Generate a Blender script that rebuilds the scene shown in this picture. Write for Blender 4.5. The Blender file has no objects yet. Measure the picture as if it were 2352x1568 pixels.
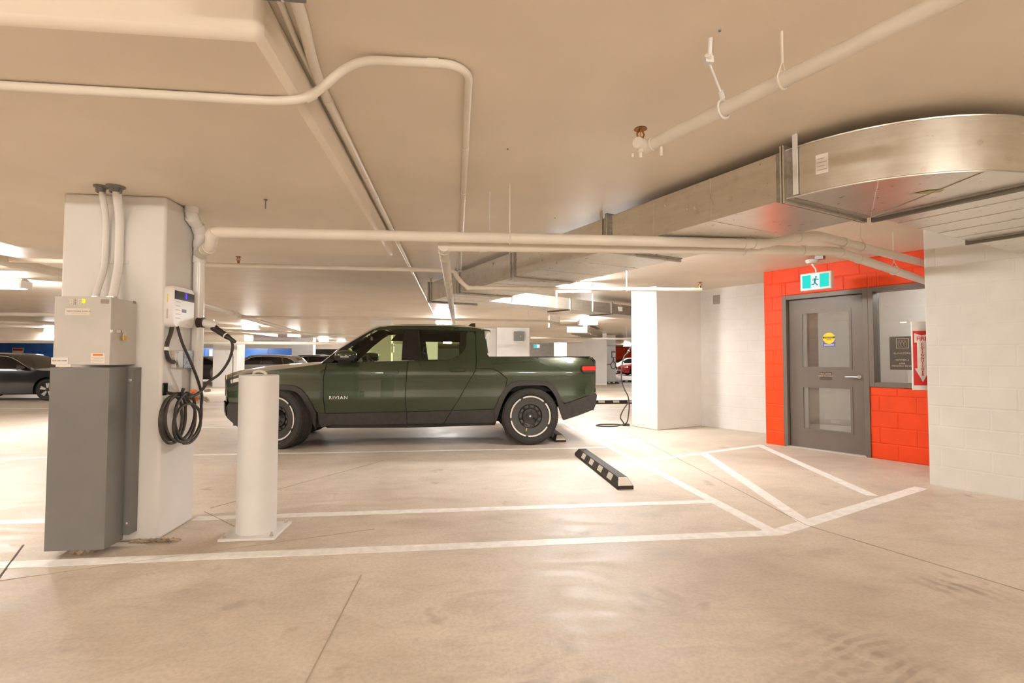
import bpy, bmesh, math, random
from math import sin, cos, pi, radians, sqrt, atan2
from mathutils import Vector, Matrix
from mathutils.geometry import delaunay_2d_cdt

S = bpy.context.scene
COL = S.collection
random.seed(7)

# ------------------------------------------------------------------ camera
YAW, PITCH, ROLL, FPX, HC = 0.108413, 0.035680, 0.002254, 1188.1, 1.28
cd = bpy.data.cameras.new('camera'); cam = bpy.data.objects.new('camera', cd); COL.objects.link(cam)
cd.sensor_width = 36.0; cd.lens = FPX / 2352 * 36.0; cd.clip_start = 0.05; cd.clip_end = 300
fw = Vector((sin(YAW)*cos(PITCH), cos(YAW)*cos(PITCH), sin(PITCH))); rt = Vector((cos(YAW), -sin(YAW), 0)); up = rt.cross(fw)
r2 = cos(ROLL)*rt + sin(ROLL)*up; u2 = -sin(ROLL)*rt + cos(ROLL)*up
cam.matrix_world = Matrix(((r2.x, u2.x, -fw.x, 0), (r2.y, u2.y, -fw.y, 0), (r2.z, u2.z, -fw.z, HC), (0, 0, 0, 1)))
S.camera = cam
# ------------------------------------------------------------------ world, exposure
wd = bpy.data.worlds.new('world'); S.world = wd; wd.use_nodes = True
wd.node_tree.nodes['Background'].inputs[0].default_value = (1.0, 0.85, 0.7, 1)
wd.node_tree.nodes['Background'].inputs[1].default_value = 0.05
S.view_settings.view_transform = 'Standard'; S.view_settings.look = 'None'
S.view_settings.gamma = 1.0; S.view_settings.use_curve_mapping = False
S.view_settings.exposure = 0.0
S.cycles.diffuse_bounces = 4; S.cycles.max_bounces = 8; S.cycles.transparent_max_bounces = 12
S.cycles.glossy_bounces = 3; S.cycles.sample_clamp_indirect = 8.0; S.cycles.use_light_tree = False
LAMP_COL = (1.0, 0.955, 0.92); LAMP_STR = 325.0

# ------------------------------------------------------------------ materials
MATS = {}
def nt(name):
    m = bpy.data.materials.new(name); m.use_nodes = True
    n = m.node_tree.nodes; n.clear()
    o = n.new('ShaderNodeOutputMaterial')
    MATS[name] = m
    return m, n, m.node_tree.links, o
def pos(n, l, scale=(1, 1, 1), rot=(0, 0, 0), loc=(0, 0, 0)):
    g = n.new('ShaderNodeNewGeometry'); mp = n.new('ShaderNodeMapping')
    mp.inputs['Scale'].default_value = scale; mp.inputs['Rotation'].default_value = rot; mp.inputs['Location'].default_value = loc
    l.new(g.outputs['Position'], mp.inputs['Vector']); return mp.outputs[0]
def noise(n, l, vec, scale, detail=4, rough=.55, dist=0):
    t = n.new('ShaderNodeTexNoise'); t.inputs['Scale'].default_value = scale; t.inputs['Detail'].default_value = detail
    t.inputs['Roughness'].default_value = rough; t.inputs['Distortion'].default_value = dist
    l.new(vec, t.inputs['Vector']); return t.outputs['Fac']
def ramp(n, l, fac, stops):
    r = n.new('ShaderNodeValToRGB'); e = r.color_ramp.elements
    e[0].position, e[0].color = stops[0][0], (*stops[0][1], 1)
    e[1].position, e[1].color = stops[-1][0], (*stops[-1][1], 1)
    for p, c in stops[1:-1]:
        x = e.new(p); x.color = (*c, 1)
    l.new(fac, r.inputs[0]); return r.outputs[0]
def mix(n, l, fac, a, b, mode='MIX'):
    m = n.new('ShaderNodeMix'); m.data_type = 'RGBA'; m.blend_type = mode
    for s, v in ((0, fac), (6, a), (7, b)):
        if hasattr(v, 'is_output') or isinstance(v, bpy.types.NodeSocket): l.new(v, m.inputs[s])
        elif s == 0: m.inputs[0].default_value = v
        else: m.inputs[s].default_value = (*v, 1)
    return m.outputs[2]
def bump(n, l, h, strength=.2, dist=.01):
    b = n.new('ShaderNodeBump'); b.inputs['Strength'].default_value = strength; b.inputs['Distance'].default_value = dist
    l.new(h, b.inputs['Height']); return b.outputs[0]
def M(name, col, rough=.5, metal=0.0, var=.12, scale=6, bmp=0, bscale=60, spec=.5, coat=0, emit=None):
    m, n, l, o = nt(name)
    p = n.new('ShaderNodeBsdfPrincipled'); l.new(p.outputs[0], o.inputs[0])
    v = pos(n, l)
    f = noise(n, l, v, scale, 2)
    lo = tuple(max(0, c*(1-var)) for c in col); hi = tuple(min(1, c*(1+var)) for c in col)
    l.new(ramp(n, l, f, [(.3, lo), (.7, hi)]), p.inputs['Base Color'])
    p.inputs['Roughness'].default_value = rough; p.inputs['Metallic'].default_value = metal
    p.inputs['Specular IOR Level'].default_value = spec
    if coat: p.inputs['Coat Weight'].default_value = coat; p.inputs['Coat Roughness'].default_value = .03
    if bmp >= .12: l.new(bump(n, l, noise(n, l, v, bscale, 1), bmp, .004), p.inputs['Normal'])
    if emit:
        p.inputs['Emission Color'].default_value = (*emit[0], 1); p.inputs['Emission Strength'].default_value = emit[1]
    return m
def glass(name, tint, refl=1.0, rough=0.0):
    m, n, l, o = nt(name)
    t = n.new('ShaderNodeBsdfTransparent'); t.inputs[0].default_value = (*tint, 1)
    g = n.new('ShaderNodeBsdfGlossy'); g.inputs['Roughness'].default_value = rough; g.inputs[0].default_value = (1, 1, 1, 1)
    fr = n.new('ShaderNodeFresnel'); fr.inputs[0].default_value = 1.5
    ml = n.new('ShaderNodeMath'); ml.operation = 'MULTIPLY'; ml.inputs[1].default_value = refl; ml.use_clamp = True
    l.new(fr.outputs[0], ml.inputs[0])
    x = n.new('ShaderNodeMixShader'); l.new(ml.outputs[0], x.inputs[0]); l.new(t.outputs[0], x.inputs[1]); l.new(g.outputs[0], x.inputs[2])
    l.new(x.outputs[0], o.inputs[0]); return m
def emis(name, col, st):
    m, n, l, o = nt(name)
    e = n.new('ShaderNodeEmission'); e.inputs[0].default_value = (*col, 1); e.inputs[1].default_value = st
    l.new(e.outputs[0], o.inputs[0]); return m
def floor_mat():
    m, n, l, o = nt('concrete_floor')
    p = n.new('ShaderNodeBsdfPrincipled'); l.new(p.outputs[0], o.inputs[0])
    v = pos(n, l)
    big = noise(n, l, v, .55, 4, .6, .4)
    c = ramp(n, l, big, [(.28, (.50, .425, .345)), (.5, (.66, .575, .48)), (.72, (.78, .695, .595))])
    streak = noise(n, l, pos(n, l, (1.2, 2.6, 1), (0, 0, .5)), 1.5, 5, .68, 1.6)
    c = mix(n, l, .5, c, ramp(n, l, streak, [(.3, (.70, .68, .66)), (.52, (1, 1, 1)), (.8, (1.15, 1.14, 1.12))]), 'MULTIPLY')
    fine = noise(n, l, v, 45, 2, .7)
    c = mix(n, l, .5, c, ramp(n, l, fine, [(.35, (.82, .81, .8)), (.6, (1.05, 1.05, 1.05))]), 'MULTIPLY')
    spot = noise(n, l, v, 3.2, 3, .5, .2)
    c = mix(n, l, 1, c, ramp(n, l, spot, [(.22, (.66, .64, .62)), (.34, (1, 1, 1))]), 'MULTIPLY')
    # black tyre scuffs: curved tread-like bands in two worn patches
    for (cx, cy, rr, sc, ang) in ((1.75, 2.05, .44, 30, 1.2), (.42, 2.02, .24, 18, 1.2), (2.85, 2.70, .28, 20, -.2), (1.05, 2.72, .2, 14, -.3), (.93, 3.83, .14, 12, .2)):
        pv = pos(n, l, (1, 1, 1), (0, 0, 0), (-cx, -cy, 0))
        ln = n.new('ShaderNodeVectorMath'); ln.operation = 'LENGTH'; l.new(pv, ln.inputs[0])
        ma = ramp(n, l, ln.outputs['Value'], [(rr*.25, (1, 1, 1)), (rr, (0, 0, 0))])
        w = n.new('ShaderNodeTexWave'); w.inputs['Scale'].default_value = sc/6.0; w.inputs['Distortion'].default_value = 5.0; w.inputs['Detail'].default_value = 1
        l.new(pos(n, l, (1, 1, 1), (0, 0, ang)), w.inputs['Vector'])
        pt = noise(n, l, pos(n, l, (1, 1, 1), (0, 0, 0), (cx*3, cy, 0)), 5, 2, .6, 1)
        a = mix(n, l, 1, ma, ramp(n, l, w.outputs['Fac'], [(.2, (.3, .3, .3)), (.7, (1, 1, 1))]), 'MULTIPLY')
        a = mix(n, l, 1, a, ramp(n, l, pt, [(.38, (0, 0, 0)), (.60, (.85, .85, .85))]), 'MULTIPLY')
        c = mix(n, l, a, c, (.33, .28, .225))
    l.new(c, p.inputs['Base Color'])
    ro = n.new('ShaderNodeMapRange'); l.new(streak, ro.inputs[0])
    ro.inputs[1].default_value = .3; ro.inputs[2].default_value = .7; ro.inputs[3].default_value = .42; ro.inputs[4].default_value = .68
    l.new(ro.outputs[0], p.inputs['Roughness']); p.inputs['Specular IOR Level'].default_value = .34
    l.new(bump(n, l, mix(n, l, .5, fine, streak), .22, .006), p.inputs['Normal'])
    return m
def metal_mat(name, col, rough, streak=(1, 1, 30), amt=.25):
    m, n, l, o = nt(name)
    p = n.new('ShaderNodeBsdfPrincipled'); l.new(p.outputs[0], o.inputs[0])
    f = noise(n, l, pos(n, l, streak), 3, 2, .6, .3); g = noise(n, l, pos(n, l), 14, 2, .6)
    c = ramp(n, l, f, [(.3, tuple(x*(1-amt) for x in col)), (.7, col)])
    c = mix(n, l, .2, c, ramp(n, l, g, [(.35, (.75, .74, .72)), (.65, (1, 1, 1))]), 'MULTIPLY')
    l.new(c, p.inputs['Base Color']); p.inputs['Metallic'].default_value = .92
    mr = n.new('ShaderNodeMapRange'); l.new(g, mr.inputs[0]); mr.inputs[3].default_value = rough*.8; mr.inputs[4].default_value = rough*1.25
    l.new(mr.outputs[0], p.inputs['Roughness']); return m

floor_mat()
M('ceiling_paint', (.83, .73, .60), .45, 0, .05, 1.3, .12, 40, .4)
M('white_paint', (.80, .77, .73), .55, 0, .04, 2.2, .10, 55, .35)
M('block_white', (.79, .765, .72), .6, 0, .04, 3, .18, 90, .3)
M('block_orange', (.86, .066, .006), .5, 0, .07, 3, .30, 90, .4)
M('line_paint', (.93, .89, .85), .5, 0, .10, 14, .1, 80, .4)
M('joint_dark', (.13, .105, .08), .9)
M('joint_thin', (.42, .35, .275), .9)
M('pipe_white', (.79, .72, .62), .32, 0, .04, 4, 0, 60, .5)
M('pvc_white', (.83, .80, .755), .22, 0, .03, 4, 0, 60, .5)
M('steel_painted_white', (.81, .785, .76), .38, 0, .03, 5, .05, 90, .45)
metal_mat('galvanised', (.74, .70, .63), .29, (1, 1, 8), .10)
metal_mat('galvanised_dark', (.30, .275, .235), .42)
metal_mat('bright_steel', (.82, .80, .76), .22, (1, 1, 1), .1)
metal_mat('brass', (.72, .50, .16), .3, (1, 1, 1), .2)
metal_mat('bronze', (.42, .20, .055), .35, (1, 1, 1), .3)
M('enclosure_grey', (.60, .565, .52), .45, 0, .05, 4, .05, 120, .4)
M('cover_grey', (.185, .18, .172), .42, 0, .05, 3, .05, 150, .45)
M('door_grey', (.165, .140, .118), .40, 0, .06, 3, .05, 100, .45)
M('black_plastic', (.022, .020, .018), .42, 0, .2, 8, 0, 60, .5)
M('black_gloss', (.010, .010, .010), .10, 0, .1, 8, 0, 60, .6)
M('cladding_black', (.040, .037, .034), .55, 0, .15, 20, .15, 200, .45)
M('rubber_cable', (.040, .034, .028), .5, 0, .15, 20, 0, 60, .45)
M('tyre_rubber', (.030, .027, .024), .68, 0, .2, 20, .2, 160, .4)
M('rim_grey', (.060, .057, .053), .35, .4, .1, 10)
M('ring_silver', (.78, .75, .70), .3, .3, .05, 10)
M('recycled_rubber', (.045, .036, .030), .72, 0, .35, 30, .4, 120, .35)
M('reflector_chip', (.80, .74, .64), .35, 0, .06, 10)
M('paint_green', (.0235, .038, .0150), .26, .35, .10, 60, 0, 60, .5, 1.0)
M('paint_navy', (.008, .0075, .011), .3, .2, .1, 30, 0, 60, .5, 1.0)
M('paint_grey', (.20, .185, .165), .3, .4, .1, 30, 0, 60, .5, 1.0)
M('paint_black', (.022, .020, .020), .3, .3, .1, 30, 0, 60, .5, 1.0)
M('paint_red', (.62, .020, .022), .3, .2, .1, 30, 0, 60, .5, 1.0)
M('paint_white', (.78, .75, .72), .3, .0, .05, 30, 0, 60, .5, 1.0)
M('tail_red', (.62, .020, .016), .12, 0, .1, 20, 0, 60, .6, .8, ((1, .05, .03), .25))
M('lamp_clear', (.75, .74, .72), .08, .6, .05, 20, 0, 60, .7)
M('interior_black', (.020, .019, .017), .7)
M('interior_grey', (.10, .095, .085), .7)
M('charger_white', (.83, .785, .75), .28, 0, .02, 4, 0, 60, .5)
M('label_white', (.84, .80, .74), .5, 0, .03, 20)
M('label_cream', (.78, .72, .62), .5, 0, .03, 20)
M('print_grey', (.33, .28, .24), .6)
M('print_light', (.60, .53, .46), .6)
M('label_orange', (.80, .20, .02), .5)
M('label_yellow', (.88, .70, .02), .45)
M('bulb_yellow', (.90, .86, .02), .3, 0, .05, 8, 0, 60, .5, 0, ((1, .9, .02), .5))
M('label_blue', (.10, .12, .42), .45)
M('label_steelblue', (.26, .32, .44), .5)
M('mottled_blue', (.36, .40, .46), .4, .3, .5, 90)
M('orange_plastic', (.80, .17, .02), .4)
M('clamp_brown', (.055, .026, .018), .5)
M('sign_dark', (.070, .055, .040), .45)
M('sign_gold', (.58, .49, .36), .5)
M('sign_red', (.66, .018, .020), .4)
M('sign_white', (.86, .83, .78), .4)
M('hoarding_blue', (.035, .13, .42), .35, 0, .15, 3, .1, 20, .5)
M('tape_olive', (.42, .38, .16), .7, 0, .15, 30)
M('dirt_brown', (.40, .31, .22), .95, 0, .3, 40, .8, 60, .2)
M('opening_shade', (.030, .027, .024), .8)
M('far_grey', (.36, .335, .30), .6)
M('sealant_grey', (.30, .27, .235), .8, 0, .2, 40)
glass('glass_clear', (.90, .93, .92), 1.6)
glass('glass_tint', (.74, .82, .62), 1.0)
glass('glass_dark', (.10, .115, .10), 1.1)
emis('lamp_lens', LAMP_COL, LAMP_STR)
emis('lamp_lens_dim', LAMP_COL, LAMP_STR*.38)
emis('lamp_lens_low', LAMP_COL, LAMP_STR*.17)
emis('lamp_lens_warm', (1.0, .925, .845), LAMP_STR)
emis('exit_green', (.04, .78, .66), 1.0)
emis('exit_white', (.85, .98, 1.0), 1.0)
emis('exit_dark', (.03, .28, .30), .8)
emis('screen_blue', (.16, .06, 1.0), 1.6)

# ------------------------------------------------------------------ mesh helpers
def v3(p): return Vector(p)
class MB:
    def __init__(s): s.v = []; s.f = []
    def add(s, vs, fs):
        o = len(s.v); s.v += [tuple(p) for p in vs]; s.f += [tuple(i+o for i in f) for f in fs]; return s
    def hexa(s, p):   # 8 points, bottom ring ccw then top ring ccw
        return s.add(p, [(3, 2, 1, 0), (4, 5, 6, 7), (0, 1, 5, 4), (1, 2, 6, 5), (2, 3, 7, 6), (3, 0, 4, 7)])
    def box(s, x0, x1, y0, y1, z0, z1):
        return s.hexa([(x0, y0, z0), (x1, y0, z0), (x1, y1, z0), (x0, y1, z0), (x0, y0, z1), (x1, y0, z1), (x1, y1, z1), (x0, y1, z1)])
    def obox(s, c, u, w, z0, z1, lu, lw):  # oriented box: centre xy, unit u, unit w, half lengths
        c = Vector((c[0], c[1], 0)); u = Vector(u)*lu; w = Vector(w)*lw
        q = [c-u-w, c+u-w, c+u+w, c-u+w]
        return s.hexa([(a.x, a.y, z0) for a in q] + [(a.x, a.y, z1) for a in q])
    def cyl(s, p0, p1, r0, r1=None, seg=16, caps=True):
        r1 = r0 if r1 is None else r1
        p0, p1 = v3(p0), v3(p1); d = (p1-p0).normalized(); a = d.orthogonal().normalized(); b = d.cross(a)
        vs = []
        for p, r in ((p0, r0), (p1, r1)):
            for i in range(seg):
                t = 2*pi*i/seg; vs.append(p + a*(r*cos(t)) + b*(r*sin(t)))
        fs = [(i, (i+1) % seg, seg+(i+1) % seg, seg+i) for i in range(seg)]
        if caps: fs += [tuple(range(seg-1, -1, -1)), tuple(range(seg, 2*seg))]
        return s.add(vs, fs)
    def tube(s, pts, r, seg=10, closed=False):
        pts = [v3(p) for p in pts]; n = len(pts); rs = r if isinstance(r, (list, tuple)) else [r]*n
        ref = None; vs = []
        for i, p in enumerate(pts):
            a = pts[i-1] if (i > 0 or closed) else p; b = pts[(i+1) % n] if (i < n-1 or closed) else p
            d = (b-a).normalized()
            if ref is None: ref = d.orthogonal().normalized()
            ref = (ref - d*ref.dot(d)).normalized(); bi = d.cross(ref)
            for k in range(seg):
                t = 2*pi*k/seg; vs.append(p + ref*(rs[i]*cos(t)) + bi*(rs[i]*sin(t)))
        fs = []
        for i in range(n if closed else n-1):
            j = (i+1) % n
            for k in range(seg): fs.append((i*seg+k, i*seg+(k+1) % seg, j*seg+(k+1) % seg, j*seg+k))
        if not closed: fs += [tuple(range(seg-1, -1, -1)), tuple(range((n-1)*seg, n*seg))]
        return s.add(vs, fs)
    def lathe(s, prof, c, ax, seg=32, a0=0, a1=2*pi):   # prof: (radius, height along ax)
        c = v3(c); ax = v3(ax).normalized(); a = ax.orthogonal().normalized() if abs(ax.z) > .5 or True else None
        if abs(ax.z) < .9: a = Vector((0, 0, 1)).cross(ax).normalized()
        b = ax.cross(a); full = abs(a1-a0-2*pi) < 1e-6; m = seg if full else seg+1
        vs = []
        for (r, h) in prof:
            for i in range(m):
                t = a0+(a1-a0)*i/seg; vs.append(c + ax*h + a*(r*cos(t)) + b*(r*sin(t)))
        fs = []
        for j in range(len(prof)-1):
            for i in range(seg):
                k = (i+1) % m; fs.append((j*m+i, j*m+k, (j+1)*m+k, (j+1)*m+i))
        return s.add(vs, fs)
    def prism(s, poly, fn, d0, d1):  # poly 2d ccw, fn(u,v,d)->3d
        n = len(poly); vs = [fn(u, v, d0) for u, v in poly] + [fn(u, v, d1) for u, v in poly]
        fs = [tuple(range(n-1, -1, -1)), tuple(range(n, 2*n))] + [(i, (i+1) % n, n+(i+1) % n, n+i) for i in range(n)]
        return s.add(vs, fs)
    def grid(s, fn, nu, nv):
        vs = [fn(i/nu, j/nv) for j in range(nv+1) for i in range(nu+1)]
        return s.add(vs, [(j*(nu+1)+i, j*(nu+1)+i+1, (j+1)*(nu+1)+i+1, (j+1)*(nu+1)+i) for j in range(nv) for i in range(nu)])
ORG = {}
def mesh(name, mb, mat, org=Vector((0, 0, 0)), smooth=True, ang=35, fixn=True):
    me = bpy.data.meshes.new(name); me.from_pydata([tuple(v3(p)-org) for p in mb.v], [], mb.f)
    if fixn:
        bm = bmesh.new(); bm.from_mesh(me); bmesh.ops.recalc_face_normals(bm, faces=bm.faces); bm.to_mesh(me); bm.free()
    me.materials.append(MATS[mat])
    if smooth:
        me.polygons.foreach_set('use_smooth', [True]*len(me.polygons)); me.set_sharp_from_angle(angle=radians(ang))
    me.update(); return me
def obj(name, mb, mat, parent=None, bev=0, smooth=True, ang=35, org=None, fixn=True):
    """parent given: mb in world coordinates, stored relative to the parent's origin"""
    o0 = ORG[parent.name] if parent is not None else (Vector(org) if org else Vector((0, 0, 0)))
    me = mesh(name, mb, mat, o0, smooth, ang, fixn)
    o = bpy.data.objects.new(name, me); COL.objects.link(o)
    ORG[o.name] = o0
    if parent is not None: o.parent = parent
    else: o.location = o0
    if bev:
        b = o.modifiers.new('bevel', 'BEVEL'); b.width = bev; b.segments = 2; b.limit_method = 'ANGLE'; b.angle_limit = radians(50)
    return o
def tag(o, label=None, cat=None, group=None, kind=None):
    if label: o['label'] = label
    if cat: o['category'] = cat
    if group: o['group'] = group
    if kind: o['kind'] = kind
    return o
def thing(name, label, cat, loc=(0, 0, 0), group=None):
    o = bpy.data.objects.new(name, None); COL.objects.link(o); o.location = loc; ORG[o.name] = Vector(loc)
    o.empty_display_size = .1
    return tag(o, label, cat, group)
def struct(name, mb, mat, label=None, parent=None, **k):
    o = obj(name, mb, mat, parent, **k)
    if parent is None: tag(o, label, name.split('_')[0] if not name.startswith(('wall', 'floor', 'ceil')) else name.split('_')[0], kind='structure')
    return o
def copy_tree(o, parent=None):
    c = o.copy(); COL.objects.link(c); c.parent = parent; ORG[c.name] = ORG[o.name].copy()
    for ch in o.children: copy_tree(ch, c)
    return c
def text(name, s, size, p, right, upv, mat, parent=None, ext=.0006, sx=1.0, spacing=1.0, bold=0.0, align='CENTER'):
    c = bpy.data.curves.new(name, 'FONT'); c.body = s; c.size = size; c.extrude = ext; c.align_x = align; c.align_y = 'CENTER'
    c.space_character = spacing; c.offset = bold
    c.materials.append(MATS[mat]); tmp = bpy.data.objects.new('tmp', c); me = bpy.data.meshes.new_from_object(tmp); bpy.data.objects.remove(tmp); bpy.data.curves.remove(c)
    me.name = name; o = bpy.data.objects.new(name, me); COL.objects.link(o)
    R, U = v3(right).normalized(), v3(upv).normalized(); N = R.cross(U)
    P = v3(p) - (ORG[parent.name] if parent is not None else Vector((0, 0, 0)))
    R = R*sx
    o.matrix_basis = Matrix(((R.x, U.x, N.x, P.x), (R.y, U.y, N.y, P.y), (R.z, U.z, N.z, P.z), (0, 0, 0, 1)))
    if parent is not None: o.parent = parent
    return o
def rounded(pts, R, n=6):   # fillet the corners of a polyline
    pts = [v3(p) for p in pts]; out = [pts[0]]
    for i in range(1, len(pts)-1):
        a, b, c = pts[i-1], pts[i], pts[i+1]; d1 = (a-b); d2 = (c-b); q = min(R, d1.length*.48, d2.length*.48)
        s0 = b+d1.normalized()*q; s1 = b+d2.normalized()*q
        for k in range(n+1):
            t = k/n; out.append(s0*(1-t)**2 + b*(2*t*(1-t)) + s1*t*t)
    return out+[pts[-1]]
def spline(pts, n=8):
    pts = [v3(p) for p in pts]; out = []
    for i in range(len(pts)-1):
        p0 = pts[max(i-1, 0)]; p1 = pts[i]; p2 = pts[i+1]; p3 = pts[min(i+2, len(pts)-1)]
        for k in range(n):
            t = k/n; out.append(.5*((2*p1)+(p2-p0)*t+(2*p0-5*p1+4*p2-p3)*t*t+(3*p1-p0-3*p2+p3)*t**3))
    return out+[pts[-1]]
def interp(xs, ys, x):   # smooth monotone cubic
    if x <= xs[0]: return ys[0]
    if x >= xs[-1]: return ys[-1]
    i = 0
    while x > xs[i+1]: i += 1
    def sl(k):
        if k == 0: return (ys[1]-ys[0])/(xs[1]-xs[0])
        if k == len(xs)-1: return (ys[-1]-ys[-2])/(xs[-1]-xs[-2])
        a = (ys[k]-ys[k-1])/(xs[k]-xs[k-1]); b = (ys[k+1]-ys[k])/(xs[k+1]-xs[k])
        return 0 if a*b <= 0 else 2*a*b/(a+b)
    h = xs[i+1]-xs[i]; t = (x-xs[i])/h; m0, m1 = sl(i)*h, sl(i+1)*h
    return (2*t**3-3*t*t+1)*ys[i]+(t**3-2*t*t+t)*m0+(-2*t**3+3*t*t)*ys[i+1]+(t**3-t*t)*m1
Z = Vector((0, 0, 1))
def wallframe(o, deg):  # o: foot of the left end, deg: heading of the wall to the viewer's right (from +Y clockwise); h heading, n normal (into the wall)
    a = radians(deg); h = Vector((sin(a), cos(a), 0)); return Vector((o[0], o[1], 0)), h, Vector((-cos(a), sin(a), 0))
#SECTION2
# ------------------------------------------------------------------ lamps
def ceiling_light(x, y, rz, label, zt=2.655, lens='lamp_lens'):
    t = thing('ceiling_light', label, 'ceiling light', (x, y, zt), 'garage ceiling lights')
    c, s = cos(rz), sin(rz)
    def P(a, b, z): return (x+a*c-b*s, y+a*s+b*c, zt+z)
    m = MB(); m.hexa([P(-.33, -.10, -.05), P(.33, -.10, -.05), P(.33, .10, -.05), P(-.33, .10, -.05), P(-.30, -.06, 0), P(.30, -.06, 0), P(.30, .06, 0), P(-.30, .06, 0)])
    obj('housing', m, 'steel_painted_white', t)
    m = MB(); sec = [(-.105, -.05), (-.115, -.11), (-.085, -.165), (0, -.18), (.085, -.165), (.115, -.11), (.105, -.05)]
    n = len(sec); vs = [P(-.30, b, z) for b, z in sec]+[P(.30, b, z) for b, z in sec]
    m.add(vs, [(i, i+1, n+i+1, n+i) for i in range(n-1)]+[tuple(range(n)), tuple(range(2*n-1, n-1, -1))])
    obj('diffuser', m, lens, t)
    for e in (-1, 1):
        m = MB(); m.hexa([P(e*.30, -.12, -.17), P(e*.33, -.12, -.17), P(e*.33, .12, -.17), P(e*.30, .12, -.17), P(e*.30, -.12, -.04), P(e*.33, -.12, -.04), P(e*.33, .12, -.04), P(e*.30, .12, -.04)])
        obj('end_cap', m, 'pvc_white', t)
    return t
LIGHTS = [
 (-7.7, 9.75, 0, 'glowing ceiling light left of the charging column, cut by the picture edge'),
 (2.06, 8.92, -.2, 'bright ceiling light by the white corner pillar behind the long thin pipe'),
 (-.35, 17.4, 0, 'ceiling light just above the pickup cab roof'),
 (4.45, 17.1, 0, 'ceiling light beside the slatted duct above the pickup bed'),
 (5.05, 27.7, 0, 'far ceiling light in front of the grey recess'),
 (-8.15, 21.7, 0, 'ceiling light above the far white column, left of the bollard line'),
 (-8.45, 28.3, 0, 'ceiling light second along the far left row, above the grey hatchback'),
 (-8.65, 35.3, 0, 'ceiling light third along the far left row, near the pickup windscreen'),
 (-8.95, 42.0, 0, 'ceiling light last along the far left row, touching the pickup roof pillar'),
 (-17.9, 25.2, 0, 'small far ceiling light beside the grey enclosure door edge'),
 (14.6, 43.0, 0, 'far ceiling light above the red car'),
 (-19.0, 37.0, 0, 'small far ceiling light above the blue hoarding near the white column'),
 (-15.2, 37.2, 0, 'small far ceiling light over the end of the blue hoarding'),
 (-24.0, 37.5, 0, 'far ceiling light over the blue hoarding behind the charging column'),
 (-16.5, 14.0, 0, 'ceiling light out to the side above the dark sedan'),
 (-5.75, 3.9, 0, 'ceiling light over the bay beside the charging column'),
 (-2.6, -4.0, 0, 'ceiling light over the aisle behind the viewer, bollard side'),
 (2.6, -3.4, 0, 'ceiling light over the aisle behind the viewer, door side'),
 (4.6, -4.4, 0, 'ceiling light far behind the viewer'),
 (-7.5, -3.6, 0, 'ceiling light far behind the viewer, column side'),
 (2.16, 6.36, 1.967, 'ceiling light tucked behind the big duct in front of the grey door', 2.655, 'lamp_lens_dim'),
 (-.4, 27.5, 0, 'added far ceiling light brightening the view through the pickup rear window'),  # added lamp, lifts the dark bays behind the rear window
 (-.6, 38.0, 0, 'added farthest ceiling light brightening the view through the pickup windows'),  # added lamp, brightens the farthest bays behind the cab
 (5.2, 41.0, 0, 'added unseen ceiling light brightening the bays behind the grey recess'),  # unseen lamp added to light the far bays
 (-12.5, -2.0, 0, 'ceiling light over the aisle far behind the charging column'),
 (10.0, 20.0, 0, 'ceiling light over the bays behind the white corner pillar'),
 (-28.0, 18.0, 0, 'ceiling light over the far side bays'),
]
for a in LIGHTS: ceiling_light(*a, *((2.655, 'lamp_lens_warm') if a[1] < 5 else ()))

# ------------------------------------------------------------------ room shell
ZC = 2.66
fl = struct('floor', MB().box(-42, 26, -8, 64, -.25, 0), 'concrete_floor', 'bare polished concrete parking garage floor')
ce = struct('ceiling', MB().box(-42, 26, -8, 64, ZC, ZC+.25), 'ceiling_paint', 'flat painted concrete garage ceiling slab')
struct('wall_left', MB().box(-42.3, -42, -8, 64, 0, ZC), 'white_paint', 'white outer wall far beyond the dark sedan')
struct('wall_rear', MB().box(-42, 26, -8.3, -8, 0, ZC), 'white_paint', 'white outer wall behind the viewer')
struct('wall_far', MB().box(-42, 26, 64, 64.3, 0, ZC), 'white_paint', 'white outer wall at the far end of the garage')
struct('wall_side', MB().box(26, 26.3, -8, 64, 0, ZC), 'white_paint', 'white outer wall beyond the lobby')

ZK = [0]
def slit(p, q, w, mat, name, z=.0012):
    ZK[0] += 1; z += ZK[0]*.00012
    p, q = v3((*p, 0)), v3((*q, 0)); d = (q-p).normalized(); s = Vector((d.y, -d.x, 0))*w/2
    m = MB(); m.hexa([(*(a.xy), zz) for zz in (-.002, z) for a in (p-s, q-s, q+s, p+s)])
    return obj(name, m, mat, fl, smooth=False)
W = .105
for p, q, w in [((-9, 7.36), (2.19, 7.43), W*.75), ((-9, 4.62), (-2.79, 4.50), W), ((-2.08, 4.46), (2.30, 4.52), W), ((-4.6, 3.555), (2.40, 3.66), .115),
                ((2.09, 14.4), (2.365, 3.62), .11), ((2.30, 6.37), (4.62, 7.42), .10), ((3.41, 6.86), (2.76, 3.87), .11), ((4.56, 7.36), (3.94, 4.56), .105),
                ((2.38, 3.66), (4.68, 4.79), .115), ((-9, 10.3), (2.12, 10.4), W*.75), ((2.2, 13.4), (9, 13.5), .1), ((-14, 14.6), (-4, 14.7), .1)]:
    slit(p, q, w, 'line_paint', 'parking_line', .0018)
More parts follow.
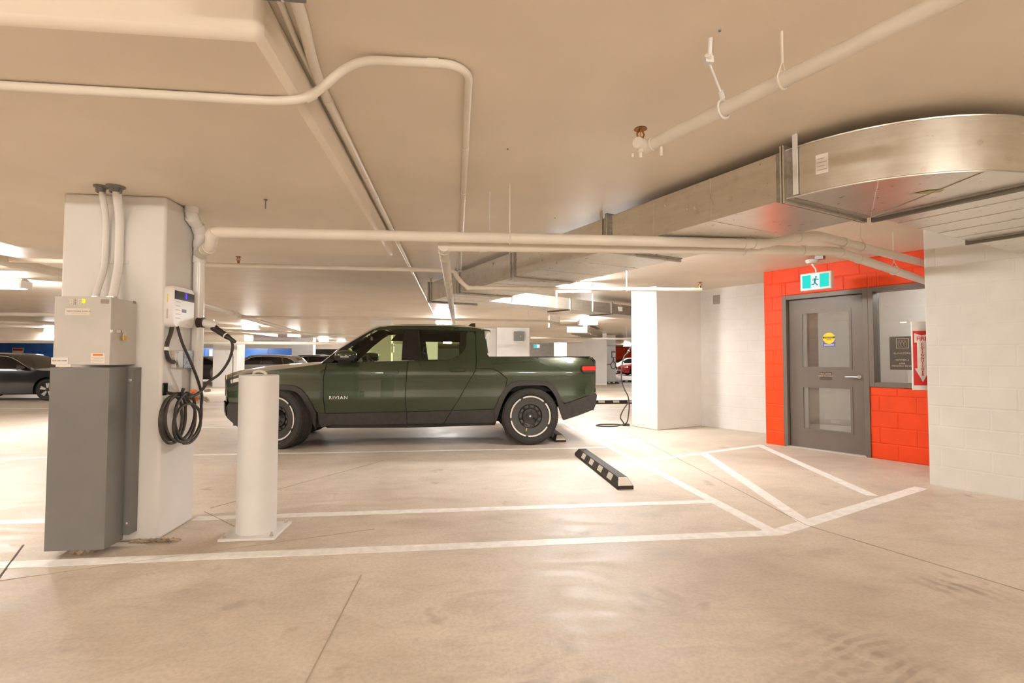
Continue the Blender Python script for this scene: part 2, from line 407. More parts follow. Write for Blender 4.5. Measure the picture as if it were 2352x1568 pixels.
for p, q, w, mm in [((-2.95, 3.95), (-2.62, 3.33), .010, 'joint_dark'), ((-2.62, 3.33), (-2.95, 3.15), .005, 'joint_thin'), ((-2.62, 3.33), (-.6, 4.05), .003, 'joint_thin'),
                    ((-2.09, 4.75), (-1.62, 5.55), .006, 'joint_thin'), ((-2.09, 4.65), (-1.66, 4.20), .006, 'joint_thin'), ((-1.62, 5.55), (-.9, 6.75), .004, 'joint_thin'),
                    ((-.55, 3.2), (-.60, 1.6), .004, 'joint_thin'), ((2.72, 3.80), (3.3, 2.2), .006, 'joint_thin'), ((2.72, 3.80), (3.05, 9.1), .005, 'joint_thin'),
                    ]:
    slit(p, q, w, mm, 'floor_joint', .0010)
# thickened slab around the near column
dp = struct('ceiling_drop_panel', MB().box(-4.6, -.715, 1.94, 5.97, 2.455, ZC), 'ceiling_paint', 'thickened ceiling panel around the charging column', bev=.03)

def rects(r, holes):
    out = [r]
    for (a0, a1, b0, b1) in holes:
        nx = []
        for (u0, u1, z0, z1) in out:
            if a1 <= u0 or a0 >= u1 or b1 <= z0 or b0 >= z1: nx.append((u0, u1, z0, z1)); continue
            if u0 < a0: nx.append((u0, a0, z0, z1))
            if a1 < u1: nx.append((a1, u1, z0, z1))
            c0, c1 = max(u0, a0), min(u1, a1)
            if z0 < b0: nx.append((c0, c1, z0, b0))
            if b1 < z1: nx.append((c0, c1, b1, z1))
        out = nx
    return out
BLK = {}
def block_wall(name, label, fr, u0, u1, mat, holes=(), thick=.19, zh=ZC, phase=0.0, proud=.006, gap=.006):
    o, h, n = fr
    def P(u, d, z): return o+h*u+n*d+Z*z
    m = MB()
    for (a, b, c, d) in rects((u0, u1, 0, zh), holes):
        m.hexa([P(a, proud, c), P(b, proud, c), P(b, thick, c), P(a, thick, c), P(a, proud, d), P(b, proud, d), P(b, thick, d), P(a, thick, d)])
    w = obj(name, m, mat, None, smooth=False); tag(w, label, 'wall', kind='structure')
    ch = zh/13
    R = Matrix(((h.x, n.x, 0, 0), (h.y, n.y, 0, 0), (0, 0, 1, 0), (0, 0, 0, 1)))
    for k in range(13):
        s = u0 - .4 + (phase + .2*(k % 2)) % .4
        while s < u1:
            a, b = max(s, u0), min(s+.4, u1); s += .4
            if b-a < .02: continue
            for (p, q, z0, z1) in rects((a, b, k*ch, (k+1)*ch), holes):
                if q-p < .02 or z1-z0 < .02: continue
                key = (mat, round(q-p, 3), round(z1-z0, 3))
                if key not in BLK:
                    L, H = q-p, z1-z0; e = .009; g = gap/2
                    bm = MB(); bm.add([(g, proud, g), (L-g, proud, g), (L-g, proud, H-g), (g, proud, H-g), (g+e, 0, g+e), (L-g-e, 0, g+e), (L-g-e, 0, H-g-e), (g+e, 0, H-g-e)],
                                      [(4, 5, 6, 7), (0, 1, 5, 4), (1, 2, 6, 5), (2, 3, 7, 6), (3, 0, 4, 7)])
                    me = mesh('block', bm, mat, smooth=False, fixn=False)
                    BLK[key] = me
                b_ = bpy.data.objects.new('block', BLK[key]); COL.objects.link(b_); b_.parent = w
                b_.matrix_basis = Matrix.Translation(o+h*p+n*random.uniform(-.001, .001)+Z*z0) @ R
    return w
# door wall (orange)
OF = wallframe((4.785, 7.584), 151.5); OO, OH, ON = OF
def OP(u, d, z): return OO+OH*u+ON*d+Z*z     # d > 0 goes into the lobby
block_wall('wall_door', 'orange painted concrete block wall around the grey door', OF, 0, 3.2, 'block_orange', [(.29, 1.43, -.1, 2.255), (1.43, 2.95, .935, 2.255)], phase=.14)
# return at the orange wall's far end and white wall behind it
o1 = OP(0, .19, 0)
m = MB(); m.hexa([OP(0, .19, z) if i == 0 else OP(.15, .19, z) if i == 1 else OP(.15, 1.4, z) if i == 2 else OP(0, 1.4, z) for z in (0, ZC) for i in range(4)])
struct('wall_lobby', m, 'white_paint', 'white lobby return wall behind the orange block wall')
WF = wallframe((4.72, 9.82), 150.2)
block_wall('wall_back', 'white concrete block wall in the corner beside the orange wall', WF, 0, 2.3, 'block_white', proud=.0022, gap=.003, phase=.1)
# wall on the near right
RF = wallframe((4.902, 4.917), 156.0); RO, RH, RN = RF
block_wall('wall_right', 'cream white concrete block wall nearest on the right', RF, 0, 5.2, 'block_white', proud=.0022, gap=.003, phase=.3)
m = MB(); q = [RO+RN*.19, RO+RN*.19+RH*.19, RO+RH*.19+RN*1.6, RO+RN*1.6]
m.hexa([(a.x, a.y, z) for z in (0, ZC) for a in q]); struct('wall_return', m, 'white_paint', 'white return wall hiding the edge of the lobby window')
# white corner pillar
c1, c2, c3 = Vector((3.42, 9.82)), Vector((3.68, 9.17)), Vector((4.80, 9.70)); c4 = c1+(c3-c2)
m = MB(); m.hexa([(a.x, a.y, z) for z in (0, ZC) for a in (c2, c3, c4, c1)])
struct('column_corner', m, 'white_paint', 'wide white painted corner pillar beyond the pickup', bev=.012)
# charging column
struct('column_charging', MB().box(-2.77, -2.085, 3.95, 4.45, 0, 2.456), 'white_paint', 'white painted concrete column carrying the car charger', bev=.018)
m = MB(); rnd = random.Random(3)
for i in range(26):
    x = -2.24+i*.012; m.cyl((x, 3.94-rnd.random()*.03, -.004), (x+.004, 3.935, .004+rnd.random()*.018), .022+rnd.random()*.02, .008, 7)
tag(obj('crumbled_mortar', m, 'dirt_brown'), 'crumbled brown grout at the foot of the charging column', 'mortar', kind='stuff')

# ---------------------------------------------------------------- lobby behind the orange wall
m = MB(); m.hexa([OP(u, d, z) for z in (0, ZC) for (u, d) in ((-.05, 2.6), (5.2, 2.6), (5.2, 2.75), (-.05, 2.75))])
struct('wall_lobby_back', m, 'white_paint', 'white lobby wall seen through the door glass')
m = MB(); m.hexa([OP(u, d, z) for z in (0, ZC) for (u, d) in ((0, 1.4), (.15, 1.4), (.15, 2.6), (0, 2.6))])
struct('wall_lobby_side', m, 'white_paint', 'white lobby side wall behind the door')
m = MB(); m.hexa([OP(u, d, z) for z in (0, ZC) for (u, d) in ((5.0, .19), (5.15, .19), (5.15, 2.6), (5.0, 2.6))])
struct('wall_lobby_end', m, 'white_paint', 'white lobby end wall')
t = thing('door_2', 'grey lift lobby door seen through the window glass', 'door', tuple(OP(2.75, 2.6, 0))); t['kind'] = 'structure'
m = MB()
for (a, b, c, d) in ((2.22, 2.28, 0, 2.16), (3.18, 3.24, 0, 2.16), (2.28, 3.18, 2.1, 2.16)):
    m.hexa([OP(u, dd, z) for z in (c, d) for (u, dd) in ((a, 2.56), (b, 2.56), (b, 2.6), (a, 2.6))])
obj('door_frame', m, 'door_grey', t)
m = MB(); m.hexa([OP(u, dd, z) for z in (.01, 2.1) for (u, dd) in ((2.28, 2.585), (3.18, 2.585), (3.18, 2.599), (2.28, 2.599))]); obj('leaf', m, 'door_grey', t)
P0 = OP(1.9, 1.5, 0); ceiling_light(P0.x, P0.y, radians(-61.5), 'added ceiling light brightening the lobby, out of sight above the window', 2.655, 'lamp_lens_low')  # unseen lamp added so the lobby reads as lit

# ---------------------------------------------------------------- door_1 and window_1
d1 = thing('door_1', 'grey steel door with two glass panes set in the orange wall', 'door', tuple(OP(.86, 0, 0))); d1['kind'] = 'structure'
def obx(m, u0, u1, d0, d1_, z0, z1):
    return m.hexa([OP(u, d, z) for z in (z0, z1) for (u, d) in ((u0, d0), (u1, d0), (u1, d1_), (u0, d1_))])
m = MB()
for a in ((.285, .345, 0, 2.255), (1.365, 1.43, 0, 2.255), (.345, 1.365, 2.19, 2.255)): obx(m, a[0], a[1], -.012, .19, a[2], a[3])
for a in ((.345, .362, 0, 2.19), (1.348, 1.365, 0, 2.19), (.362, 1.348, 2.172, 2.19)): obx(m, a[0], a[1], .115, .19, a[2], a[3])
obj('door_frame', m, 'door_grey', d1, bev=.004)
LD0, LD1 = .062, .108
leaf = MB()
for (u0, u1, z0, z1) in rects((.35, 1.36, .012, 2.182), [(.53, 1.185, 1.175, 1.985), (.53, 1.185, .28, .905)]): obx(leaf, u0, u1, LD0, LD1, z0, z1)
leaf = obj('leaf', leaf, 'door_grey', d1, smooth=False)
for (z0, z1) in ((1.175, 1.985), (.28, .905)):
    m = MB()
    for (a, b, c, d) in ((.515, .545, z0-.015, z1+.015), (1.17, 1.2, z0-.015, z1+.015), (.545, 1.17, z0-.015, z0+.015), (.545, 1.17, z1-.015, z1+.015)): obx(m, a, b, LD0-.006, LD0, c, d)
    b_ = obj('glazing_bead', m, 'door_grey', d1, smooth=False)
    m = MB(); obx(m, .53, 1.185, .082, .088, z0, z1); obj('pane', m, 'glass_clear', d1, smooth=False)
hd = MB(); hd.cyl(OP(1.285, LD0-.008, 1.06), OP(1.285, LD0, 1.06), .027, None, 20); hd.cyl(OP(1.285, LD0-.055, 1.06), OP(1.285, LD0-.008, 1.06), .011)
hd.tube([OP(1.285, LD0-.055, 1.06), OP(1.2, LD0-.058, 1.06), OP(1.13, LD0-.055, 1.058)], [.011, .010, .009], 12)
tag(obj('lever_handle', hd, 'bright_steel', d1), 'brushed steel lever handle')
m = MB(); obx(m, .33, 1.38, -.02, .12, 0, .012); obj('threshold', m, 'enclosure_grey', d1)
m = MB(); obx(m, .775, .94, LD0-.003, LD0, 1.005, 1.118); sg = obj('fire_door_plate', m, 'sign_dark', d1); sg['label'] = 'small dark fire door plate'
text('lettering', 'FIRE DOOR\nKEEP CLOSED', .030, OP(.857, LD0-.0045, 1.075), OH, Z, 'sign_gold', sg)
# caution sticker on the upper pane
st = thing('caution_sticker', 'round yellow and blue caution sticker on the upper door pane', 'sticker', tuple(OP(.90, .08, 1.585)))
m = MB(); obx(m, .818, .982, .079, .081, 1.48, 1.585); obj('blue_band', m, 'label_blue', st)
m = MB(); m.lathe([(0, 0), (.080, 0), (.080, .002), (0, .002)], OP(.90, .080, 1.60), -ON, 32); obj('yellow_disc', m, 'label_yellow', st)
m = MB(); obx(m, .822, .978, .0765, .0778, 1.598, 1.622); obj('dark_band', m, 'sign_dark', st)
text('lettering', 'CAUTION', .026, OP(.90, .076, 1.612), OH, Z, 'label_yellow', st)
text('lettering', 'DOOR', .020, OP(.90, .077, 1.580), OH, Z, 'sign_dark', st)
for z in (1.500, 1.514):
    m = MB(); obx(m, .835, .965, .078, .079, z-.003, z+.003); obj('printed_line', m, 'label_white', st, smooth=False)
# window
w1 = thing('window_1', 'fixed lobby window in grey frame beside the door', 'window', tuple(OP(2.2, 0, .93))); w1['kind'] = 'structure'
m = MB()
for a in ((1.43, 1.49, .935, 2.255), (2.89, 2.95, .935, 2.255), (1.49, 2.89, .935, .995), (1.49, 2.89, 2.195, 2.255)): obx(m, a[0], a[1], -.012, .19, a[2], a[3])
obj('window_frame', m, 'door_grey', w1, bev=.004)
m = MB(); obx(m, 1.49, 2.89, .10, .107, .995, 2.195); obj('pane', m, 'glass_clear', w1, smooth=False)
# elevators sign on the pane
es = thing('elevator_sign', 'dark brown elevator direction sign on the lobby window', 'sign', tuple(OP(1.80, .09, 1.39)))
m = MB(); obx(m, 1.632, 1.90, .094, .0985, 1.165, 1.595); obj('sign_plate', m, 'sign_dark', es)
m = MB()
for (a, b, c, d) in ((1.705, 1.711, 1.44, 1.57), (1.836, 1.842, 1.44, 1.57), (1.711, 1.836, 1.44, 1.446), (1.711, 1.836, 1.564, 1.57)): obx(m, a, b, .092, .094, c, d)
obj('pictogram_border', m, 'sign_gold', es, smooth=False)
for k in range(3):
    u = 1.742+.032*k
    m = MB(); m.tube([OP(u+.0085*cos(i*pi/6), .092, 1.533+.0085*sin(i*pi/6)) for i in range(12)], .0018, 5, True)
    m.tube([OP(u+a, .092, z) for a, z in ((-.008, 1.522), (-.014, 1.512), (-.013, 1.485), (-.007, 1.462), (.007, 1.462), (.013, 1.485), (.014, 1.512), (.008, 1.522))], .0018, 5, True)
    obj('person_pictogram', m, 'sign_gold', es)
for s_, sz, z in (('ELEVATORS', .030, 1.375), ('TOWER 2', .030, 1.292), ('6788', .028, 1.245), ('MINORU BLVD', .030, 1.213)):
    text('lettering', s_, sz, OP(1.766, .0925, z), OH, Z, 'sign_gold', es, sx=1.15)
# exit sign hung in front of the orange wall
EX = Vector((4.60, 6.18, 0)); EH = Vector((cos(radians(-5)), sin(radians(-5)), 0))
EH = OH.copy(); EN = ON.copy()   # EN points away from the viewer
EC = Vector((4.705, 6.29, 2.322))
ex = thing('exit_sign', 'lit green running man exit sign hanging above the grey door', 'exit sign', (EC.x, EC.y, 2.66))
def EP(u, d, z): return EC+EH*u+EN*d+Z*z
def ebox(m, u0, u1, d0, d1_, z0, z1): return m.hexa([EP(u, d, z) for z in (z0, z1) for (u, d) in ((u0, d0), (u1, d0), (u1, d1_), (u0, d1_))])
m = MB(); ebox(m, -.195, .195, -.03, .045, -.115, .115); bd = obj('housing', m, 'pvc_white', ex, bev=.012)
m = MB(); ebox(m, -.165, -.055, -.034, -.029, -.086, .086); obj('green_panel', m, 'exit_green', ex, smooth=False)
m = MB(); ebox(m, .055, .165, -.034, -.029, -.086, .086); obj('green_panel', m, 'exit_green', ex, smooth=False)
m = MB(); ebox(m, -.055, .055, -.034, -.029, -.086, .086); obj('white_panel', m, 'exit_white', ex, smooth=False)
m = MB()
m.lathe([(0, 0), (.011, 0), (.011, .002), (0, .002)], EP(.012, -.034, .052), -EN, 14)
def limb(pts, w):
    for a, b in zip(pts, pts[1:]):
        a, b = Vector(a), Vector(b); d = (b-a).normalized(); s = Vector((-d.y, d.x))*w
        q = [a-s, b-s, b+s, a+s]; m.hexa([EP(c.x, dd, c.y) for dd in (-.0365, -.034) for c in q])
limb([(.004, .034), (-.006, -.006)], .011); limb([(-.004, -.004), (.004, -.028), (.030, -.058)], .006); limb([(-.006, -.004), (-.014, -.040), (-.046, -.044)], .006)
limb([(.006, .034), (.026, .018), (.044, .020)], .004); limb([(.0, .034), (-.020, .026), (-.032, .008)], .004)
obj('running_figure', m, 'exit_dark', ex, smooth=False)
m = MB(); m.tube(spline([EP(0, .0, .10), EP(-.005, 0, .16), EP(-.03, 0, .20), EP(-.05, 0, .235)], 5), .011, 10); obj('stem', m, 'pvc_white', ex)
m = MB(); m.lathe([(0, 0), (.075, 0), (.08, .02), (.06, .045), (0, .045)], EP(-.05, 0, .29), -Z, 20); obj('canopy_plate', m, 'pvc_white', ex)
m = MB(); ebox(m, .0, .10, -.03, .04, .28, .333); obj('junction_box', m, 'galvanised_dark', ex)
# fire extinguisher sign on the return wall, faces the viewer
fx = thing('fire_extinguisher_sign', 'white and red fire extinguisher arrow sign half hidden by the cream wall', 'sign', (4.9, 5.02, 1.3))
FR = Vector((cos(radians(-12)), sin(radians(-12)), 0)); FN = Vector((-FR.y, FR.x, 0)); FO = Vector((4.818, 5.037, 0))
def FP(u, d, z): return FO+FR*u+FN*d+Z*z
def fpoly(name, poly, d0, d1_, mat): 
    m = MB(); m.prism(poly, lambda u, v, d: FP(u, d, v), d0, d1_); return obj(name, m, mat, fx, smooth=False)
fpoly('sign_plate', [(.03, .97), (.255, .97), (.255, 1.70), (.03, 1.70)], 0, .012, 'sign_white')
fpoly('red_field', [(.04, 1.02), (.215, 1.02), (.215, 1.60), (.04, 1.60)], -.002, 0, 'sign_red')
fpoly('white_arrow', [(.128, 1.055), (.205, 1.20), (.178, 1.20), (.178, 1.475), (.205, 1.475), (.205, 1.575), (.128, 1.55), (.051, 1.575), (.051, 1.475), (.078, 1.475), (.078, 1.20), (.051, 1.20)], -.004, -.002, 'sign_white')
fpoly('red_chevron', [(.051, 1.575), (.128, 1.550), (.205, 1.575), (.205, 1.60), (.051, 1.60)], -.0045, -.002, 'sign_red')
text('lettering', 'FIRE', .062, FP(.128, -.0055, 1.515), FR, Z, 'sign_red', fx, bold=.001)
for i, ch in enumerate('EXTINGUISHER'): text('lettering', ch, .036, FP(.128, -.0055, 1.458-i*.0295), FR, Z, 'sign_red', fx, sx=1.1, bold=.0008)
# small wall vent high on the white block wall
vt = thing('wall_vent', 'small louvred vent high on the white corner wall', 'vent', (5.02, 9.42, 2.45))
WO, WH, WN = WF
def WP(u, d, z): return WO+WH*u+WN*d+Z*z
for k in range(6):
    m = MB(); z = 2.37+k*.026; m.hexa([WP(u, d, zz) for zz, d0 in ((z, -.02), (z+.014, -.004)) for (u, d) in ((.42, d0), (.56, d0), (.56, d0+.012), (.42, d0+.012))]); obj('slat', m, 'enclosure_grey', vt)
m = MB(); m.hexa([WP(u, d, zz) for zz in (2.36, 2.53) for (u, d) in ((.42, -.006), (.56, -.006), (.56, .002), (.42, .002))]); obj('backing', m, 'print_grey', vt)
#SECTION3
# ---------------------------------------------------------------- ventilation duct
DZ0, DZ1 = 2.28, 2.585
D0 = Vector((2.03, 2.98, 0)); DD = Vector((-.3857, .9227, 0)); DW = Vector((.9227, .3857, 0)); DWID = .88
def DP(s, w, z): return D0+DD*s+DW*w+Z*z
def dbox(m, s0, s1, w0, w1, z0, z1): return m.hexa([DP(s, w, z) for z in (z0, z1) for (s, w) in ((s0, w0), (s0, w1), (s1, w1), (s1, w0))])
du = thing('ventilation_duct', 'large galvanised ceiling duct with curved elbow running to the back', 'duct', tuple(DP(2.5, .44, DZ1)))
joints = [0, 1.70, 3.46, 5.15, 6.45]
for a, b in zip(joints, joints[1:]):
    obj('duct_section', dbox(MB(), a+.012, b-.012, 0, DWID, DZ0, DZ1), 'galvanised', du, smooth=False)
    for k in (1, 2):   # standing seams across the underside and side
        s = a+(b-a)*k/3
        obj('seam', dbox(MB(), s-.006, s+.006, -.003, DWID+.003, DZ0-.003, DZ1+.002), 'galvanised', du, smooth=False)
for s in joints:
    m = MB()
    for (w0, w1, z0, z1) in ((-.028, 0, DZ0-.028, DZ1+.028), (DWID, DWID+.028, DZ0-.028, DZ1+.028), (0, DWID, DZ0-.028, DZ0), (0, DWID, DZ1, DZ1+.028)):
        dbox(m, s-.014, s-.003, w0, w1, z0, z1); dbox(m, s+.003, s+.014, w0, w1, z0, z1)
    obj('flange', m, 'galvanised', du, smooth=False)
    m = MB()
    for (a, b) in ((-.055, -.014), (.014, .055)):
        for (w0, w1, z0, z1) in ((-.004, 0, DZ0-.004, DZ1), (0, DWID, DZ0-.004, DZ0)): dbox(m, s+a, s+b, w0, w1, z0, z1)
    obj('sealant', m, 'sealant_grey', du, smooth=False)
# elbow
RI, RO_ = .06, .06+DWID; EC_ = D0+DW*RO_; A0 = atan2(-DW.y, -DW.x)
def EL(r, t, z): a = A0+t*pi/2; return Vector((EC_.x+r*cos(a), EC_.y+r*sin(a), z))
m = MB(); N = 24
m.grid(lambda u, v: EL(RO_, u, DZ0+(DZ1-DZ0)*v), N, 1); obj('elbow_heel', m, 'galvanised', du, fixn=False)
m = MB(); m.grid(lambda u, v: EL(RI, u, DZ0+(DZ1-DZ0)*v), N, 1); obj('elbow_throat', m, 'galvanised', du)
m = MB(); m.grid(lambda u, v: EL(RI+(RO_-RI)*v, u, DZ0), N, 1); m.grid(lambda u, v: EL(RI+(RO_-RI)*v, u, DZ1), N, 1); obj('elbow_cheek', m, 'galvanised', du)
for zz in (DZ0-.004, DZ1-.008):
    m = MB(); m.tube([EL(RO_+.002, k/N, zz+.006) for k in range(N+1)], .006, 6); obj('seam', m, 'galvanised', du)
for t_ in (.33, .66):
    m = MB(); a, b = EL(RI, .5, DZ0-.002), EL(RO_, t_, DZ0-.002); m.tube([a, b], .004, 6); obj('seam', m, 'galvanised', du)
H0 = EC_; HW = Vector((-DD.x, -DD.y, 0))    # after the elbow the duct heads along DW; radial outwards is -DD
def HP(s, r, z): return H0+DW*s+HW*r+Z*z
def hbox(m, s0, s1, r0, r1, z0, z1): return m.hexa([HP(s, r, z) for z in (z0, z1) for (s, r) in ((s0, r1), (s1, r1), (s1, r0), (s0, r0))])
for a, b in ((.012, 1.45), (1.474, 2.62)):
    obj('duct_section', hbox(MB(), a, b, RI, RO_, DZ0, DZ1), 'galvanised', du, smooth=False)
for s in (.012, .3, .6, .9, 1.2): obj('seam', hbox(MB(), s-.004, s+.004, RI-.003, RO_+.003, DZ0-.003, DZ1+.002), 'galvanised', du, smooth=False)
for s in (0, 1.462):
    m = MB()
    for (r0, r1, z0, z1) in ((RI-.028, RI, DZ0-.028, DZ1+.028), (RO_, RO_+.028, DZ0-.028, DZ1+.028), (RI, RO_, DZ0-.028, DZ0), (RI, RO_, DZ1, DZ1+.028)):
        hbox(m, s-.014, s-.003, r0, r1, z0, z1); hbox(m, s+.003, s+.014, r0, r1, z0, z1)
    obj('flange', m, 'galvanised_dark', du, smooth=False)
    m = MB(); hbox(m, s-.055, s-.014, RI, RO_, DZ0-.004, DZ0); hbox(m, s+.014, s+.055, RI, RO_, DZ0-.004, DZ0); obj('sealant', m, 'sealant_grey', du, smooth=False)
m = MB()
for (r0, r1, z0, z1) in ((RI-.07, RI, DZ0-.07, DZ1+.02), (RO_, RO_+.07, DZ0-.07, DZ1+.02), (RI, RO_, DZ0-.07, DZ0)): hbox(m, 2.50, 2.56, r0, r1, z0, z1)
obj('wall_collar', m, 'galvanised_dark', du, smooth=False)
# straps to the slab
for s in (-.075, 1.79, 3.55, 5.24, 6.35):
    for w in (-.012, DWID+.004): obj('hanger_strap', dbox(MB(), s-.015, s+.015, w, w+.006, DZ0+.01, ZC), 'steel_painted_white' if s < .5 else 'galvanised', du, smooth=False)
# paper label and torn tape
m = MB(); m.grid(lambda u, v: EL(RO_+.002, .125+.045*u, DZ0+.10+.115*v), 4, 1); lb = obj('paper_label', m, 'label_white', du); lb['label'] = 'white paper label on the duct elbow'
for k in range(4):
    m = MB(); m.grid(lambda u, v: EL(RO_+.003, .130+.035*u*(1-.2*(k % 2)), DZ0+.12+.022*k+.006*v), 4, 1); obj('printed_line', m, 'print_light', lb)
m = MB(); a = EL(.62, .62, DZ0-.003); m.add([a+Vector(q) for q in ((-.03, -.015, 0), (.05, -.05, 0), (.07, 0, 0), (.03, .03, 0), (-.06, .05, 0))], [(0, 1, 2, 3, 4)]); obj('torn_tape', m, 'tape_olive', du)
# cross branch at the far end
BD = Vector((.81, .586, 0)).normalized(); BN = Vector((-BD.y, BD.x, 0)); B0 = Vector((.72, 8.98, 0))
def BP(s, w, z): return B0+BD*s+BN*w+Z*z
def bbox(m, s0, s1, w0, w1, z0, z1): return m.hexa([BP(s, w, z) for z in (z0, z1) for (s, w) in ((s0, w0), (s1, w0), (s1, w1), (s0, w1))])
br = thing('branch_duct', 'shiny galvanised branch duct crossing behind the pickup roof', 'duct', tuple(BP(1.7, .3, 2.5)))
for a, b in ((-.2, .62), (.63, 1.9), (1.91, 3.25), (3.27, 5.2)): obj('duct_section', bbox(MB(), a, b, 0, .6, DZ0+.01, 2.51), 'galvanised', br, smooth=False)
for s in (1.905, 3.26):
    m = MB()
    for (w0, w1, z0, z1) in ((-.022, 0, DZ0-.012, 2.532), (0, .62, DZ0-.012, DZ0+.01)): bbox(m, s-.012, s+.012, w0, w1, z0, z1)
    obj('flange', m, 'galvanised_dark', br, smooth=False)
for s in (.35, 1.5, 2.6): obj('hanger_strap', bbox(MB(), s-.018, s+.018, -.01, -.002, DZ0+.02, ZC), 'steel_painted_white', br, smooth=False)
m = MB(); bbox(m, 3.5, 3.64, -.004, 0, 2.36, 2.46); obj('paper_label', m, 'label_white', br)
# far slatted duct
fd = thing('grille_duct', 'small far duct with slatted grilles beyond the pickup bed', 'duct', (5.0, 20.5, 2.5))
obj('duct_section', MB().hexa([(4.0, 18.4, 2.28), (4.7, 18.2, 2.28), (6.6, 22.8, 2.28), (5.9, 23.0, 2.28), (4.0, 18.4, 2.55), (4.7, 18.2, 2.55), (6.6, 22.8, 2.55), (5.9, 23.0, 2.55)]), 'galvanised', fd, smooth=False)
for k in range(5):
    f = .2+.15*k; a = Vector((4.0+1.9*f, 18.4+4.6*f)); b = Vector((4.7+1.9*f, 18.2+4.6*f)); e = Vector((.10, .25))
    obj('grille_slat', MB().hexa([(q.x, q.y, z) for z in (2.262, 2.279) for q in (a, b, b+e, a+e)]), 'galvanised_dark', fd, smooth=False)
obj('duct_drop', MB().box(2.75, 3.05, 15.0, 15.3, 2.25, 2.6), 'galvanised', fd, smooth=False)

# ---------------------------------------------------------------- pipes
def ring(m, p, d, r, w): p, d = v3(p), v3(d).normalized(); return m.cyl(p-d*w/2, p+d*w/2, r, None, 18)
def along(pts, s):
    pts = [v3(p) for p in pts]
    for a, b in zip(pts, pts[1:]):
        L = (b-a).length
        if s <= L: return a+(b-a)*(s/L), (b-a).normalized()
        s -= L
    return pts[-1], (pts[-1]-pts[-2]).normalized()
def pipe(name, label, pts, r, R=.08, mat='pipe_white', rings=(), hang=(), cat='pipe', seg=16):
    pp = rounded(pts, R); t = thing(name, label, cat, tuple(pp[0]))
    m = MB(); m.tube(pp, r, seg); obj('tube', m, mat, t, ang=50)
    for s in rings:
        p, d = along(pp, s); obj('coupling', ring(MB(), p, d, r*1.13, max(.05, r*1.3)), mat, t)
    for s in hang:
        p, d = along(pp, s); side = d.cross(Z).normalized(); m = MB()
        m.tube([p+side*(r+.004)*cos(a)+Z*(r+.004)*sin(a) for a in [i*2*pi/14 for i in range(14)]], .005, 6, True)
        m.tube([p+side*(r+.003)+Z*r*.3, p+Z*(r+.05), p-side*(r+.003)+Z*r*.3], .004, 6)
        m.cyl(p+Z*(r+.04), (p.x, p.y, ZC), .006, None, 8); obj('hanger', m, mat, t)
    return t
pipe('drain_pipe', 'thick white drain pipe crossing the picture in front of the duct', [(-2.035, 4.34, 2.115), (-1.815, 4.04, 2.12), (-1.785, 3.985, 2.213), (-1.64, 3.98, 2.213), (2.52, 3.98, 2.243), (2.72, 4.0, 2.30), (3.08, 4.1, 2.352), (5.6, 5.6, 2.45), (6.1, 5.9, 2.46)], .041, .055, rings=(.19, .30, .46, 4.62, 4.70, 5.15, 5.9), hang=(2.66, 6.3))
pipe('lower_drain_pipe', 'second white drain pipe just beneath the thick crossing pipe', [(-.14, 4.13, 2.183), (2.66, 4.13, 2.225), (3.44, 4.33, 2.275), (5.4, 5.45, 2.225), (5.9, 5.75, 2.215)], .041, .12, rings=(.35, 2.6, 3.2, 3.7, 4.1), hang=(5.0,))
pipe('long_drain_pipe', 'white drain pipe receding above the pickup cab', [(-.10, 4.09, 2.178), (-.10, 4.3, 2.175), (-.05, 13.5, 2.185)], .044, .05, rings=(.14, .45, 1.7, 2.1, 3.2, 4.8))
pipe('sprinkler_main', 'thin white sprinkler pipe running behind the thick drain pipe', [(-9, 6.45, 2.42), (-.16, 6.62, 2.42), (-.03, 6.64, 2.42), (.04, 6.68, 2.31), (.15, 6.74, 2.222)], .028, .05, rings=(8.9, 9.02, 9.12, 9.25))
pipe('sprinkler_branch', 'thin white sprinkler pipe in front of the bright ceiling light', [(.15, 6.74, 2.218), (3.26, 6.57, 2.222)], .026, .05, rings=(.03, .12, 3.0), hang=(2.1,))
pipe('near_sprinkler_pipe', 'white sprinkler pipe with braces at the top near the duct elbow', [(1.03, 2.70, 2.445), (1.62, 1.40, 2.455), (2.3, -.1, 2.46)], .032, .05, rings=(.03,), hang=(.78,))
m = MB(); p = Vector((1.235, 2.25, 2.45))
br_ = thing('pipe_brace', 'white swivel brace rod slanting from the slab to the sprinkler pipe', 'brace', (1.07, 2.06, 2.66))
m = MB(); m.cyl((1.075, 2.06, 2.66), (1.085, 2.09, 2.60), .009); obj('ceiling_stud', m, 'steel_painted_white', br_)
m = MB(); m.cyl((1.078, 2.085, 2.60), (1.10, 2.115, 2.585), .016, None, 8); m.box(1.07, 1.105, 2.09, 2.12, 2.572, 2.60); obj('swivel', m, 'steel_painted_white', br_)
m = MB(); m.cyl((1.092, 2.11, 2.58), (1.205, 2.22, 2.51), .006); obj('rod', m, 'steel_painted_white', br_)
m = MB(); m.cyl((1.20, 2.215, 2.515), (1.222, 2.238, 2.495), .013); m.tube([p+Vector((.91, .41, 0))*.042*cos(a)+Z*.042*sin(a) for a in [i*pi/7 for i in range(14)]], .006, 6, True); obj('clamp', m, 'steel_painted_white', br_)
